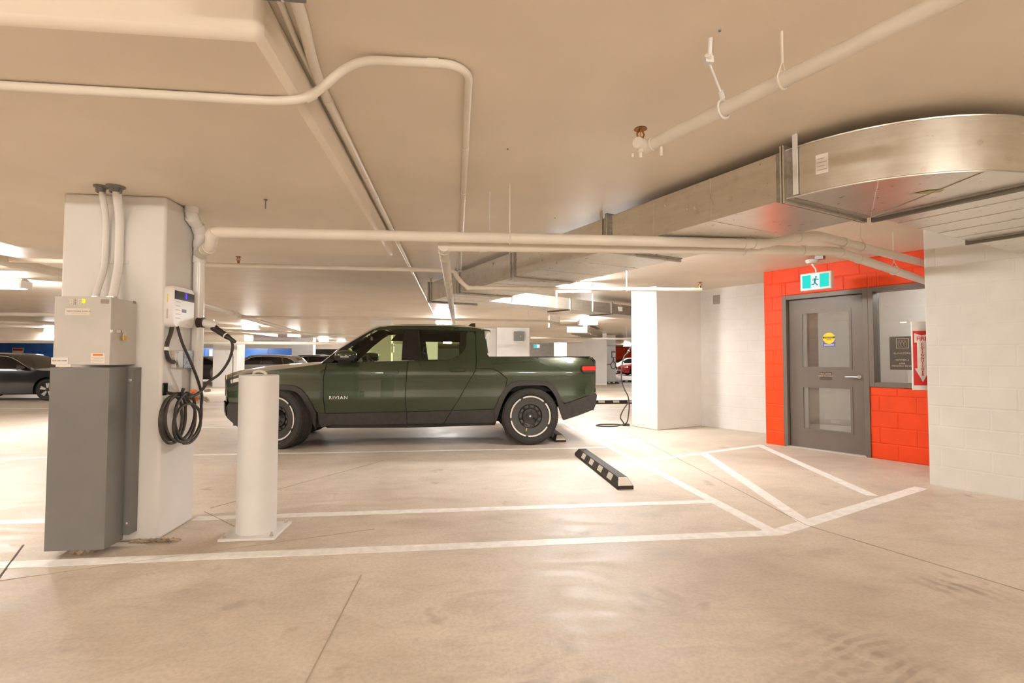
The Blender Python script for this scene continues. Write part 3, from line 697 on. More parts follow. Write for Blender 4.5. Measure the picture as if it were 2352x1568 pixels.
def sprinkler(x, y, z, label, sc=1.0):
    t = thing('fire_sprinkler', label, 'sprinkler', (x, y, z))
    m = MB(); m.cyl((x, y, z-.03*sc), (x, y, z), .013*sc); m.cyl((x, y, z), (x, y, z+.012*sc), .018*sc, .016*sc, 6); obj('base', m, 'bronze', t)
    for s in (-1, 1):
        m = MB(); m.tube([(x+s*.012*sc, y, z+.01*sc), (x+s*.02*sc, y, z+.03*sc), (x+s*.004*sc, y, z+.06*sc)], .005*sc, 8); obj('frame_arm', m, 'bronze', t)
    m = MB(); m.cyl((x, y, z+.012*sc), (x, y, z+.055*sc), .004*sc); obj('bulb', m, 'brass', t)
    m = MB(); N_ = 20
    m.lathe([(0, 0), (.008*sc, 0), (.033*sc, -.004*sc), (.036*sc, -.008*sc), (.033*sc, -.006*sc), (.008*sc, -.003*sc), (0, -.003*sc)], (x, y, z+.066*sc), Z, N_); obj('deflector', m, 'bronze', t)
    return t
sprinkler(.985, 2.66, 2.468, 'bronze upright sprinkler head at the end of the near pipe', 1.0)
m = MB(); m.cyl((.985, 2.66, 2.40), (.985, 2.66, 2.47), .014); m.cyl((1.03, 2.70, 2.445), (.96, 2.64, 2.445), .034, .03)
m.cyl((.985, 2.66, 2.37), (.985, 2.66, 2.41), .008); m.cyl((1.075, 2.60, 2.36), (1.075, 2.60, 2.41), .008); m.cyl((.94, 2.66, 2.37), (.94, 2.66, 2.39), .006)
tag(obj('grooved_end_fitting', m, 'pipe_white'), 'white grooved fitting holding the bronze sprinkler', 'pipe fitting')
sprinkler(-2.63, 6.57, 2.465, 'small sprinkler head on the thin pipe right of the charging column')
sprinkler(3.24, 6.57, 2.262, 'sprinkler head at the end of the thin pipe by the corner pillar')
# far pipes
pipe('far_sprinkler_pipe', 'far olive sprinkler pipe behind the pickup cab', [(-5.5, 13.9, 2.37), (2.6, 14.25, 2.37), (2.75, 14.3, 2.27), (3.6, 14.4, 2.25)], .035, .1, rings=(1.5, 3, 7), hang=(3.0, 7.5))
pipe('far_main_pipe', 'thick white pipe slanting away behind the charging column', [(-5.18, 5.6, 2.41), (-5.15, 11.3, 2.40), (-5.55, 14.2, 2.39), (-6.4, 22.9, 2.37)], .06, .3, rings=(.6, 1.0, 7.6, 8.1), hang=(2.9,))
pipe('far_cross_pipe', 'white pipe crossing the far bays above the parked cars', [(-13, 14.9, 2.30), (-8.4, 18.5, 2.30), (-3.5, 23.4, 2.28)], .05, .1, hang=(5, 8, 11))
pipe('far_low_pipe', 'bright white pipe below the far row of lights', [(-30, 24.2, 2.02), (-3.0, 24.4, 2.02)], .07, .1, hang=(18, 23))
pipe('far_side_pipe', 'white pipe running under the ceiling beside the dark sedan', [(-24, 14.6, 2.40), (-9.4, 14.2, 2.40)], .05, .1, rings=(3, 6, 8))
pipe('groove_pipe', 'thick white grooved pipe behind the near ceiling light', [(-12.5, 7.7, 2.45), (-6.6, 7.3, 2.45), (-5.35, 7.2, 2.45)], .05, .1, rings=(4.4, 5.2, 6.0), hang=(5.6,))
pipe('back_pipe', 'thin pipe above the grey recess beyond the pickup bed', [(2.9, 20.0, 2.15), (9.5, 20.6, 2.15)], .04, .1, rings=(2, 4), hang=(1.0, 4))
# conduits
pipe('ceiling_conduit', 'white conduit bending off the drop panel onto the ceiling', [(-7, 2.33, 2.432), (-.80, 2.375, 2.432), (-.66, 2.36, 2.445), (-.46, 2.35, 2.632), (-.02, 2.345, 2.636), (.055, 2.42, 2.636), (.058, 11, 2.636)], .020, .10, rings=(6.35, 6.95, 8.0, 8.9, 10.2))
pipe('beam_conduit', 'white conduit running along the drop panel edge into the distance', [(-.60, 1.55, 2.632), (-.60, 2.0, 2.632), (-.672, 2.5, 2.632), (-.660, 15.5, 2.632)], .024, .3, rings=(1.2, 2.35, 2.8, 4.5))
pipe('short_conduit', 'slim white conduit from the ceiling box to the drop panel', [(-.66, 1.75, 2.645), (-.69, 2.25, 2.645), (-.69, 2.6, 2.645)], .013, .1)
t = thing('ceiling_box', 'grey metal box on the ceiling at the top edge', 'junction box', (-.61, 1.72, 2.66))
obj('box_body', MB().box(-.69, -.525, 1.55, 1.83, 2.52, ZC), 'cover_grey', t, bev=.003); m = MB(); m.cyl((-.60, 1.815, 2.52), (-.60, 1.815, 2.513), .006); obj('screw', m, 'bright_steel', t)
m = MB(); m.cyl((-1.397, 3.94, 2.385), (-1.397, 3.94, 2.455), .005, None, 8); m.cyl((-1.397, 3.94, 2.450), (-1.397, 3.94, 2.455), .014, None, 10); tag(obj('ceiling_rod', m, 'cover_grey'), 'short bare threaded rod stub under the drop panel', 'rod')
for (x, y) in ((.27, 4.2),):
    m = MB(); m.cyl((x, y, 2.34), (x, y, ZC), .004, None, 6); tag(obj('hanger_rod', m, 'steel_painted_white'), 'thin white hanger rod above the crossing pipe', 'rod')
# bits of debris and stains on the slab are left in its paint; anchors
for (x, y) in ((1.09, 2.01), (.33, 3.32), (.95, 4.9)):
    m = MB(); m.cyl((x, y, 2.655), (x, y, ZC), .006, None, 8); tag(obj('ceiling_anchor', m, 'cover_grey'), {1.09: 'tiny dark anchor hole beside the brace stud', .33: 'dark anchor dot on the bare ceiling middle', .95: 'dark anchor dot on the ceiling near the duct'}[x], 'anchor')
#SECTION4
# ---------------------------------------------------------------- equipment on the charging column
t = thing('control_panel', 'light grey steel pump control panel on the charging column', 'control panel', (-2.43, 3.94, 1.24))
X0, X1, Y0, Z0_, Z1_ = -2.605, -2.262, 3.67, 1.24, 1.69
obj('box_body', MB().box(X0+.004, X1-.002, Y0+.02, 3.949, Z0_, Z1_-.004), 'enclosure_grey', t, bev=.004)
dr = obj('panel_door', MB().box(X0, X1, Y0, Y0+.02, Z0_+.002, Z1_), 'enclosure_grey', t, bev=.003)
RX = Vector((1, 0, 0))
def lab(n, x0, x1, z0, z1, mat, par, d=.0015, y=Y0): return obj(n, MB().box(x0, x1, y-d, y, z0, z1), mat, par, smooth=False)
lb = lab('maker_label', -2.535, -2.415, 1.585, 1.603, 'label_cream', dr)
l2 = lab('maker_plate', -2.54, -2.39, 1.568, 1.612, 'label_cream', dr, .001)
text('lettering', 'engineered pump systems inc.', .0125, (-2.455, Y0-.0022, 1.594), RX, Z, 'print_grey', dr)
lab('printed_line', -2.50, -2.41, 1.578, 1.581, 'print_light', dr, .0022)
obj('plate_rule', MB().box(-2.54, -2.39, Y0-.0015, Y0, 1.620, 1.623), 'print_light', dr, smooth=False)
for x in (-2.516, -2.466):
    f = lab('switch_plate', x, x+.027, 1.634, 1.674, 'print_light', dr, .002); lab('switch_face', x+.003, x+.024, 1.637, 1.671, 'label_cream', f, .0026)
    for k in range(3): lab('printed_mark', x+.008, x+.019, 1.663-.011*k, 1.666-.011*k, 'print_grey', f, .003)
for k in range(4):
    m = MB(); m.cyl((-2.480, Y0, 1.671-.0105*k), (-2.480, Y0-.004, 1.671-.0105*k), .0035, None, 10); obj('indicator_dot', m, 'print_grey', dr)
for z in (1.667, 1.653):
    m = MB(); m.lathe([(0, .012), (.005, .011), (.008, .006), (.0085, 0), (0, 0)], (-2.428, Y0, z), (0, -1, 0), 14); b_ = obj('warning_lamp', m, 'bulb_yellow', dr)
lab('vent_slot', -2.327, -2.275, 1.645, 1.674, 'print_grey', dr, .001); obj('latch_recess', MB().box(-2.2621, -2.2605, 3.90, 3.93, 1.672, 1.69), 'print_grey', t)
lw = lab('warning_label', -2.375, -2.292, 1.253, 1.318, 'label_white', dr); lab('orange_band', -2.363, -2.303, 1.301, 1.313, 'label_orange', dr, .0022)
for k in range(4): lab('printed_line', -2.370, -2.297, 1.260+.010*k, 1.263+.010*k, 'print_light', dr, .0022)
nl = lab('name_label', -2.612, -2.512, 1.246, 1.290, 'label_white', dr, .003); text('lettering', 'SP-PG1W-15M/R', .0125, (-2.562, Y0-.0038, 1.268), RX, Z, 'print_grey', nl)
lab('lower_tab', -2.585, -2.495, 1.228, 1.245, 'label_white', dr, .002)
m = MB(); m.box(-2.280, -2.258, 3.672, 3.690, 1.455, 1.475); m.box(-2.2625, -2.252, 3.72, 3.76, 1.455, 1.475); m.box(-2.2625, -2.250, 3.775, 3.785, 1.455, 1.478); obj('hasp', m, 'bright_steel', t, bev=.002)
pl = thing('padlock', 'small brass padlock hanging from the control panel hasp', 'padlock', (-2.246, 3.79, 1.43))
obj('lock_body', MB().box(-2.254, -2.238, 3.77, 3.81, 1.408, 1.438), 'brass', pl, bev=.003)
m = MB(); m.tube([(-2.246, 3.778, 1.437), (-2.246, 3.778, 1.458), (-2.246, 3.784, 1.467), (-2.246, 3.796, 1.467), (-2.246, 3.802, 1.458), (-2.246, 3.802, 1.437)], .003, 8); obj('shackle', m, 'bright_steel', pl)
def upright(name, label, pts, r, cx, cy):
    t = thing(name, label, 'conduit', pts[0]); m = MB(); m.tube(rounded(pts, .09, 8), r, 16); obj('tube', m, 'pvc_white', t, ang=50)
    m = MB(); m.cyl((pts[0][0], pts[0][1], 1.688), (pts[0][0], pts[0][1], 1.706), r*1.35, None, 12); obj('connector', m, 'bright_steel', t)
    m = MB(); m.lathe([(r, 0), (r*2.1, 0), (r*2.0, -.012), (r*1.4, -.014), (r*1.35, -.045), (r, -.045)], (cx, cy, 2.456), Z, 18); obj('ceiling_collar', m, 'cover_grey', t)
    z = 1.97; obj('strap', MB().box(pts[2][0]-.05, pts[2][0]+.05, 3.942, 3.949, z-.012, z+.012), 'pvc_white', t)
upright('riser_conduit', 'slimmer white conduit rising from the control panel to the ceiling', [(-2.445, 3.80, 1.69), (-2.445, 3.82, 1.76), (-2.468, 3.925, 1.93), (-2.468, 3.925, 2.27), (-2.405, 3.76, 2.456)], .021, -2.405, 3.76)
upright('riser_conduit', 'thicker white conduit rising from the control panel to the ceiling', [(-2.337, 3.80, 1.69), (-2.337, 3.82, 1.76), (-2.376, 3.922, 1.93), (-2.376, 3.922, 2.27), (-2.305, 3.75, 2.456)], .027, -2.305, 3.75)
t = thing('conduit_cover', 'dark grey folded sheet metal guard under the control panel', 'metal cover', (-2.44, 3.9, .04))
obj('front_sheet', MB().box(-2.62, -2.262, 3.672, 3.676, .045, 1.224), 'cover_grey', t, smooth=False)
obj('side_sheet', MB().box(-2.266, -2.262, 3.676, 3.862, .045, 1.224), 'cover_grey', t, smooth=False)
obj('side_sheet', MB().box(-2.62, -2.616, 3.676, 3.862, .045, 1.224), 'cover_grey', t, smooth=False)
obj('flange', MB().box(-2.262, -2.222, 3.858, 3.862, .075, 1.222), 'cover_grey', t, smooth=False)
obj('flange_return', MB().box(-2.226, -2.222, 3.862, 3.949, .075, 1.222), 'cover_grey', t, smooth=False)
obj('flange', MB().box(-2.69, -2.62, 3.94, 3.946, .075, 1.222), 'cover_grey', t, smooth=False)
for z in (1.135, .155):
    m = MB(); m.cyl((-2.240, 3.858, z), (-2.240, 3.842, z), .008, .006, 8); m.cyl((-2.240, 3.858, z), (-2.240, 3.854, z), .012, None, 12); obj('screw', m, 'bright_steel', t)
m = MB()
for i in range(16): a = random.random()*6.28; m.cyl((-2.45+.09*cos(a)*random.random(), 3.78+.06*sin(a), -.004), (-2.45+.05*cos(a), 3.79+.04*sin(a), .03+.014*random.random()), .035, .015, 7)
tag(obj('concrete_rubble', m, 'dirt_brown'), 'rough concrete crumbs beneath the grey metal guard', 'rubble', kind='stuff')
# stack pipe with tee
pipe('stack_pipe', 'thick white vertical drain stack beside the car charger', [(-2.036, 4.205, 2.455), (-2.036, 4.205, 2.375), (-2.036, 4.345, 2.315), (-2.036, 4.345, 1.02)], .043, .07, 'pvc_white', rings=(.02, .10, .20, .33, .45))
t = thing('drain_valve', 'orange and grey valve at the foot of the drain stack', 'valve', (-2.03, 4.36, 1.0))
m = MB(); m.cyl((-2.035, 4.355, .93), (-2.035, 4.355, 1.03), .03); m.cyl((-2.035, 4.355, .985), (-1.96, 4.34, .965), .018); obj('valve_body', m, 'enclosure_grey', t)
m = MB(); m.lathe([(.008, -.007), (.026, -.007), (.026, .007), (.008, .007)], (-2.03, 4.29, 1.02), (.2, -1, .1), 16); m.cyl((-2.03, 4.29, 1.02), (-2.03, 4.345, 1.0), .008); m.box(-2.075, -2.04, 4.28, 4.30, 1.0, 1.025); obj('handwheel', m, 'orange_plastic', t)
m = MB(); m.cyl((-2.05, 4.29, .975), (-2.0, 4.29, .97), .016); obj('orange_cap', m, 'orange_plastic', t)
m = MB(); m.cyl((-1.965, 4.34, .968), (-1.935, 4.33, .945), .016, .013); m.cyl((-1.97, 4.34, 1.03), (-1.93, 4.34, 1.035), .012); obj('spigot', m, 'bright_steel', t)
# charger
def rrect(w, h, r, n=5):
    out = []
    for cx, cy, a0 in ((w/2-r, -h/2+r, -pi/2), (w/2-r, h/2-r, 0), (-w/2+r, h/2-r, pi/2), (-w/2+r, -h/2+r, pi)):
        for k in range(n+1): a = a0+k*pi/2/n; out.append((cx+r*cos(a), cy+r*sin(a)))
    return out
def charger(label, cx, cy, cz, group=None):
    """faces +X, back on the plane x = cx"""
    t = thing('car_charger', label, 'car charger', (cx, cy, cz))
    m = MB(); w, h = .31, .30; prof = [(.0, 1.0), (.04, 1.0), (.052, .985), (.062, .95)]
    pl_ = rrect(w, h, .045)
    vs = []; n = len(pl_)
    for d, s in prof: vs += [(cx+d, cy+a*(1-(1-s)*1.0), cz+b*(1-(1-s))+.012*(1-(2*a/w)**2)*(1 if b > 0 else 0)) for a, b in pl_]
    fs = [(k*n+i, k*n+(i+1) % n, (k+1)*n+(i+1) % n, (k+1)*n+i) for k in range(3) for i in range(n)]+[tuple(range(3*n, 4*n)), tuple(range(n-1, -1, -1))]
    m.add(vs, fs); obj('housing', m, 'charger_white', t, ang=40)
    X = cx+.062
    obj('display_band', MB().box(X-.004, X+.001, cy-.135, cy+.148, cz+.055, cz+.118), 'black_gloss', t, smooth=False)
    obj('status_light', MB().box(X, X+.002, cy+.015, cy+.035, cz+.07, cz+.112), 'screen_blue', t, smooth=False)
    obj('printed_square', MB().box(X, X+.001, cy-.03, cy+.03, cz-.035, cz-.010), 'label_steelblue', t, smooth=False)
    for k in range(5): obj('printed_line', MB().box(X, X+.001, cy-.115, cy-.055, cz+.035-.03*k, cz+.041-.03*k), 'print_light', t, smooth=False)
    obj('printed_line', MB().box(X, X+.001, cy+.03, cy+.07, cz-.125, cz-.121), 'print_light', t, smooth=False)
    obj('yellow_sticker', MB().box(cx+.022, cx+.028, cy-.1565, cy-.155, cz+.03, cz+.085), 'label_yellow', t, smooth=False)
    obj('side_print', MB().box(cx+.020, cx+.030, cy-.1565, cy-.155, cz-.09, cz-.02), 'print_light', t, smooth=False)
    return t
charger('white wall charger with dark screen on the near charging column', -2.085, 4.105, 1.662)
t = thing('charger_whip', 'short black flexible conduit below the wall charger', 'conduit', (-2.04, 3.99, 1.51))
m = MB(); m.tube(spline([(-2.05, 4.0, 1.52), (-2.045, 3.97, 1.46), (-2.04, 3.925, 1.40), (-2.04, 3.915, 1.34), (-2.045, 3.95, 1.285), (-2.06, 4.03, 1.26), (-2.06, 4.06, 1.26)], 7), .0145, 12); obj('hose', m, 'rubber_cable', t)
m = MB(); m.cyl((-2.04, 3.918, 1.365), (-2.04, 3.913, 1.34), .018); obj('band', m, 'pvc_white', t)
t = thing('junction_box', 'grey and mottled blue junction box under the wall charger', 'junction box', (-2.085, 4.18, 1.28))
obj('box_body', MB().box(-2.084, -2.045, 4.055, 4.30, 1.215, 1.345), 'galvanised', t, bev=.003); obj('cover_plate', MB().box(-2.045, -2.040, 4.16, 4.302, 1.212, 1.348), 'mottled_blue', t, bev=.002)
for (y, z) in ((4.07, 1.33), (4.07, 1.23), (4.17, 1.335), (4.29, 1.335)):
    m = MB(); m.cyl((-2.046, y, z), (-2.038, y, z), .005); obj('screw', m, 'bright_steel', t)
t = thing('cable_hook', 'black cable hook on the charging column holding the coil', 'hook', (-2.08, 3.97, 1.06))
obj('plate', MB().box(-2.084, -2.074, 3.955, 4.015, 1.02, 1.11), 'black_gloss', t, bev=.004)
m = MB(); m.tube([(-2.075, 3.985, 1.04), (-2.02, 3.985, 1.03), (-1.965, 3.985, 1.035), (-1.955, 3.985, 1.07)], .012, 10); obj('arm', m, 'black_gloss', t)
# charging cable: charger -> coil -> connector in its holster
cb = thing('charging_cable', 'dark charging cable coiled on the near charging column', 'cable', (-2.0, 4.1, .66))
pts = [(-2.03, 4.03, 1.52), (-2.015, 4.04, 1.45), (-2.0, 4.06, 1.38), (-1.985, 4.14, 1.262), (-1.985, 4.25, 1.127), (-1.985, 4.325, 1.004), (-1.985, 4.32, .92)]
loops = [(4.16, .84, .17, .17), (4.07, .86, .175, .165), (3.95, .85, .17, .18), (3.93, .865, .15, .15), (4.05, .85, .175, .17), (4.15, .79, .185, .14)]
ang = 0.3
for i, (cy, cz, ry, rz) in enumerate(loops):
    nst = 14 if i < len(loops)-1 else 6
    for k in range(nst):
        a = ang-k*2*pi/14
        n_ = loops[min(i+1, len(loops)-1)]; f = k/14
        pts.append((-1.985-.008*(i % 4), cy*(1-f)+n_[0]*f+(ry*(1-f)+n_[2]*f)*cos(a), cz*(1-f)+n_[1]*f+(rz*(1-f)+n_[3]*f)*sin(a)))
m = MB(); m.tube(spline(pts, 4), .0105, 10); obj('coil', m, 'rubber_cable', cb, ang=80)
m = MB(); m.tube(spline([(-1.99, 4.05, 1.03), (-1.975, 4.12, 1.0), (-1.96, 4.25, 1.03), (-1.93, 4.30, 1.10), (-1.85, 4.31, 1.165), (-1.785, 4.31, 1.265), (-1.757, 4.31, 1.365), (-1.762, 4.31, 1.415), (-1.785, 4.31, 1.447)], 8), .0105, 10); obj('lead', m, 'rubber_cable', cb, ang=80)
m = MB(); m.tube([(-1.762, 4.31, 1.41), (-1.752, 4.312, 1.30), (-1.752, 4.315, 1.06)], .0028, 6); obj('thin_cord', m, 'rubber_cable', cb)
m = MB(); m.cyl((-1.985, 4.09, 1.02), (-1.985, 4.16, 1.0), .022, None, 10); obj('tie', m, 'black_plastic', cb)
def connector(p0, p1, label):
    p0, p1 = v3(p0), v3(p1); d = (p1-p0).normalized()
    t = thing('charging_connector', label, 'connector', tuple(p0)); m = MB()
    m.lathe([(0, 0), (.027, 0), (.028, .03), (.025, .04), (.026, .07), (.0235, .085), (.0245, .115), (.022, .125)], p0, d, 18); obj('handle', m, 'black_plastic', t)
    m = MB(); m.lathe([(.0235, .118), (.025, .121), (.025, .127), (.0235, .130)], p0, d, 18); obj('white_ring', m, 'pvc_white', t)
    m = MB(); m.lathe([(.022, .128), (.023, .14), (.016, .17), (.013, .215), (.011, .22), (0, .22)], p0, d, 16); obj('strain_relief', m, 'black_plastic', t)
    return t
connector((-1.915, 4.33, 1.535), (-1.78, 4.31, 1.447), 'black charging plug resting in the white holster of the near column')
t = thing('plug_holster', 'white cylindrical plug holster clamped to the drain stack', 'holster', (-2.03, 4.35, 1.56))
m = MB(); m.lathe([(.030, 0), (.042, 0), (.036, .02), (.042, .045), (.030, .045)], (-2.022, 4.315, 1.568), (1, -.05, 0), 18); obj('clamp', m, 'clamp_brown', t)
m = MB(); m.tube([(-1.98, 4.315, 1.568), (-1.925, 4.32, 1.558), (-1.895, 4.33, 1.545)], [.030, .031, .029], 18); obj('sleeve', m, 'pvc_white', t)
obj('release_tab', MB().box(-1.912, -1.906, 4.315, 4.335, 1.568, 1.595), 'pvc_white', t)
# bollard
t = thing('bollard', 'white round steel bollard on a bolted plate in front of the pickup', 'bollard', (-1.46, 4.065, 0))
obj('base_plate', MB().box(-1.652, -1.267, 3.872, 4.258, 0, .018), 'steel_painted_white', t, bev=.003)
m = MB(); m.lathe([(.137, .018), (.137, 1.160), (.130, 1.165), (.05, 1.166), (0, 1.166)], (-1.462, 4.066, 0), Z, 40); obj('post', m, 'steel_painted_white', t)
for (x, y) in ((-1.62, 3.905), (-1.30, 3.905), (-1.30, 4.225), (-1.62, 4.225)):
    m = MB(); m.cyl((x, y, .018), (x, y, .034), .014, None, 6); m.cyl((x, y, .034), (x, y, .05), .007, None, 8); obj('anchor_nut', m, 'bright_steel', t)
m = MB(); m.tube(spline([(-1.50, 4.06, 1.166), (-1.49, 4.05, 1.185), (-1.455, 4.04, 1.193), (-1.42, 4.045, 1.183), (-1.405, 4.05, 1.168)], 5), .010, 8); tag(obj('rope_scrap', m, 'label_cream'), 'pale curl of rope lying on top of the bollard', 'rope')
# wheel stops
def wheel_stop(label, x, y, L, rz=0.0):
    t = thing('wheel_stop', label, 'wheel stop', (x, y, 0), 'rubber wheel stops'); c, s = cos(rz), sin(rz)
    def P(a, b, z): return (x+a*c-b*s, y+a*s+b*c, z)
    hw_, tw, H_ = .082, .048, .102
    m = MB(); e = .10
    m.hexa([P(-hw_, 0, 0), P(hw_, 0, 0), P(hw_, L, 0), P(-hw_, L, 0), P(-hw_, 0, .03), P(hw_, 0, .03), P(hw_, L, .03), P(-hw_, L, .03)])
    m.hexa([P(-hw_, 0, .03), P(hw_, 0, .03), P(hw_, L, .03), P(-hw_, L, .03), P(-tw, e, H_), P(tw, e, H_), P(tw, L-e, H_), P(-tw, L-e, H_)])
    obj('rubber_body', m, 'recycled_rubber', t, smooth=False)
    n = 4
    for k in range(n):
        y0 = L*(.125+.2*k); y1 = y0+L*.085
        for sg in (-1, 1):
            f0, f1 = .12, .9; a0 = hw_+(tw-hw_)*f0+.002; a1 = hw_+(tw-hw_)*f1+.002; z0 = .03+.072*f0; z1 = .03+.072*f1
            q = [P(sg*a0, y0, z0), P(sg*a0, y1, z0), P(sg*a1, y1, z1), P(sg*a1, y0, z1)]
            m = MB(); m.add(q+[(a, b, c_-.004) for a, b, c_ in q], [(0, 1, 2, 3), (4, 5, 6, 7), (0, 1, 5, 4), (1, 2, 6, 5), (2, 3, 7, 6), (3, 0, 4, 7)]); obj('reflector', m, 'reflector_chip', t, smooth=False)
    for (ya, yb) in ((.006, e*.92), (L-.006, L-e*.92)):
        q = [P(-hw_*.92, ya, .0355), P(hw_*.92, ya, .0355), P(tw*.9, yb, .098), P(-tw*.9, yb, .098)]
        m = MB(); m.add([(a, b, c_+.002) for a, b, c_ in q]+[(a, b, c_-.003) for a, b, c_ in q], [(0, 1, 2, 3), (4, 5, 6, 7), (0, 1, 5, 4), (1, 2, 6, 5), (2, 3, 7, 6), (3, 0, 4, 7)]); obj('reflector', m, 'reflector_chip', t, smooth=False)
    return t
wheel_stop('black rubber wheel stop with white chips lying free in the empty bay', 1.685, 5.03, 1.86)
wheel_stop('black rubber wheel stop against the rear tyre of the pickup', 1.64, 7.99, 1.86)
wheel_stop('black and white wheel stop on the floor behind the pickup bumper', 3.45, 14.9, 2.2, -pi/2)
wheel_stop('far wheel stop at the foot of the white door block', 7.6, 27.6, 1.3, -pi/2)
wheel_stop('far wheel stop right of the white door block', 9.6, 29.4, 1.9, -pi/2)
# second charger cable at the white corner pillar
t = thing('hanging_cable', 'thin black charging cable hanging down the corner pillar to the floor', 'cable', (3.3, 9.9, 0))
m = MB(); m.tube(spline([(3.36, 9.9, 1.41), (3.30, 9.88, 1.36), (3.25, 9.87, 1.2), (3.235, 9.87, .92), (3.29, 9.87, .72), (3.36, 9.86, .58), (3.385, 9.86, .40), (3.36, 9.84, .20), (3.30, 9.8, .06), (3.1, 9.75, .014), (2.85, 9.72, .014), (2.72, 9.85, .014), (2.85, 10.0, .014), (3.1, 10.02, .014), (3.3, 9.95, .02), (3.22, 9.9, .16), (3.28, 9.88, .32), (3.385, 9.88, .46)], 7), .0125, 8); obj('cord', m, 'rubber_cable', t, ang=80)
m = MB(); m.tube([(3.37, 9.80, .012), (3.30, 9.82, .03), (3.26, 9.86, .012)], .03, 8); obj('plug_knot', m, 'rubber_cable', t)
connector((3.47, 9.93, 1.56), (3.36, 9.9, 1.41), 'black charging plug in the holster on the white corner pillar')
m = MB(); m.tube([(3.60, 9.93, 1.60), (3.50, 9.93, 1.595), (3.455, 9.93, 1.57)], [.034, .034, .03], 14); tag(obj('pillar_holster', m, 'pvc_white'), 'white plug holster peeking out behind the corner pillar', 'holster')
#SECTION5
# ---------------------------------------------------------------- vehicles: shared helpers
def inpoly(x, y, P):
    c = False; j = len(P)-1
    for i in range(len(P)):
        if (P[i][1] > y) != (P[j][1] > y) and x < (P[j][0]-P[i][0])*(y-P[i][1])/(P[j][1]-P[i][1])+P[i][0]: c = not c
        j = i
    return c
def dense(poly, step):
    out = []
    for i, a in enumerate(poly):
        b = poly[(i+1) % len(poly)]; n = max(1, int(math.hypot(b[0]-a[0], b[1]-a[1])/step+.5))
        out += [(a[0]+(b[0]-a[0])*k/n, a[1]+(b[1]-a[1])*k/n) for k in range(n)]
    return out
def shell(mb, poly, fn, s, step=.06, thick=.02):
    """skin over the (x, z) outline; fn(x, z) half width, s side (-1 near, +1 far); rim folded inwards"""
    area = sum(poly[i-1][0]*p[1]-p[0]*poly[i-1][1] for i, p in enumerate(poly))
    if area < 0: poly = poly[::-1]
    B = dense(poly, step); pts = list(B)
    x0 = min(p[0] for p in B); x1 = max(p[0] for p in B); z0 = min(p[1] for p in B); z1 = max(p[1] for p in B)
    i = 0; zz = z0+step*.5
    while zz < z1:
        xx = x0+step*(.5 if i % 2 else .25)
        while xx < x1:
            if inpoly(xx, zz, poly) and min((xx-b[0])**2+(zz-b[1])**2 for b in B) > (.5*step)**2: pts.append((xx, zz))
            xx += step
        zz += step*.87; i += 1
    r = delaunay_2d_cdt([Vector(p) for p in pts], [], [list(range(len(B)))], 1, 1e-5)
    V, F = r[0], r[2]
    vs = [(p.x, s*fn(p.x, p.y), p.y) for p in V]
    fs = []
    for f in F:
        a = sum(V[f[k-1]].x*V[f[k]].y-V[f[k]].x*V[f[k-1]].y for k in range(len(f)))
        f = list(f) if a > 0 else list(f)[::-1]
        fs.append(tuple(f) if s < 0 else tuple(f[::-1]))
    mb.add(vs, fs)
    if thick:
        n = len(B); ring0 = [(x, s*fn(x, z), z) for x, z in B]; ring1 = [(x, s*(fn(x, z)-thick), z) for x, z in B]
        q = [(i, n+i, n+(i+1) % n, (i+1) % n) for i in range(n)]
        if s > 0: q = [f[::-1] for f in q]
        mb.add(ring0+ring1, q)
    return mb
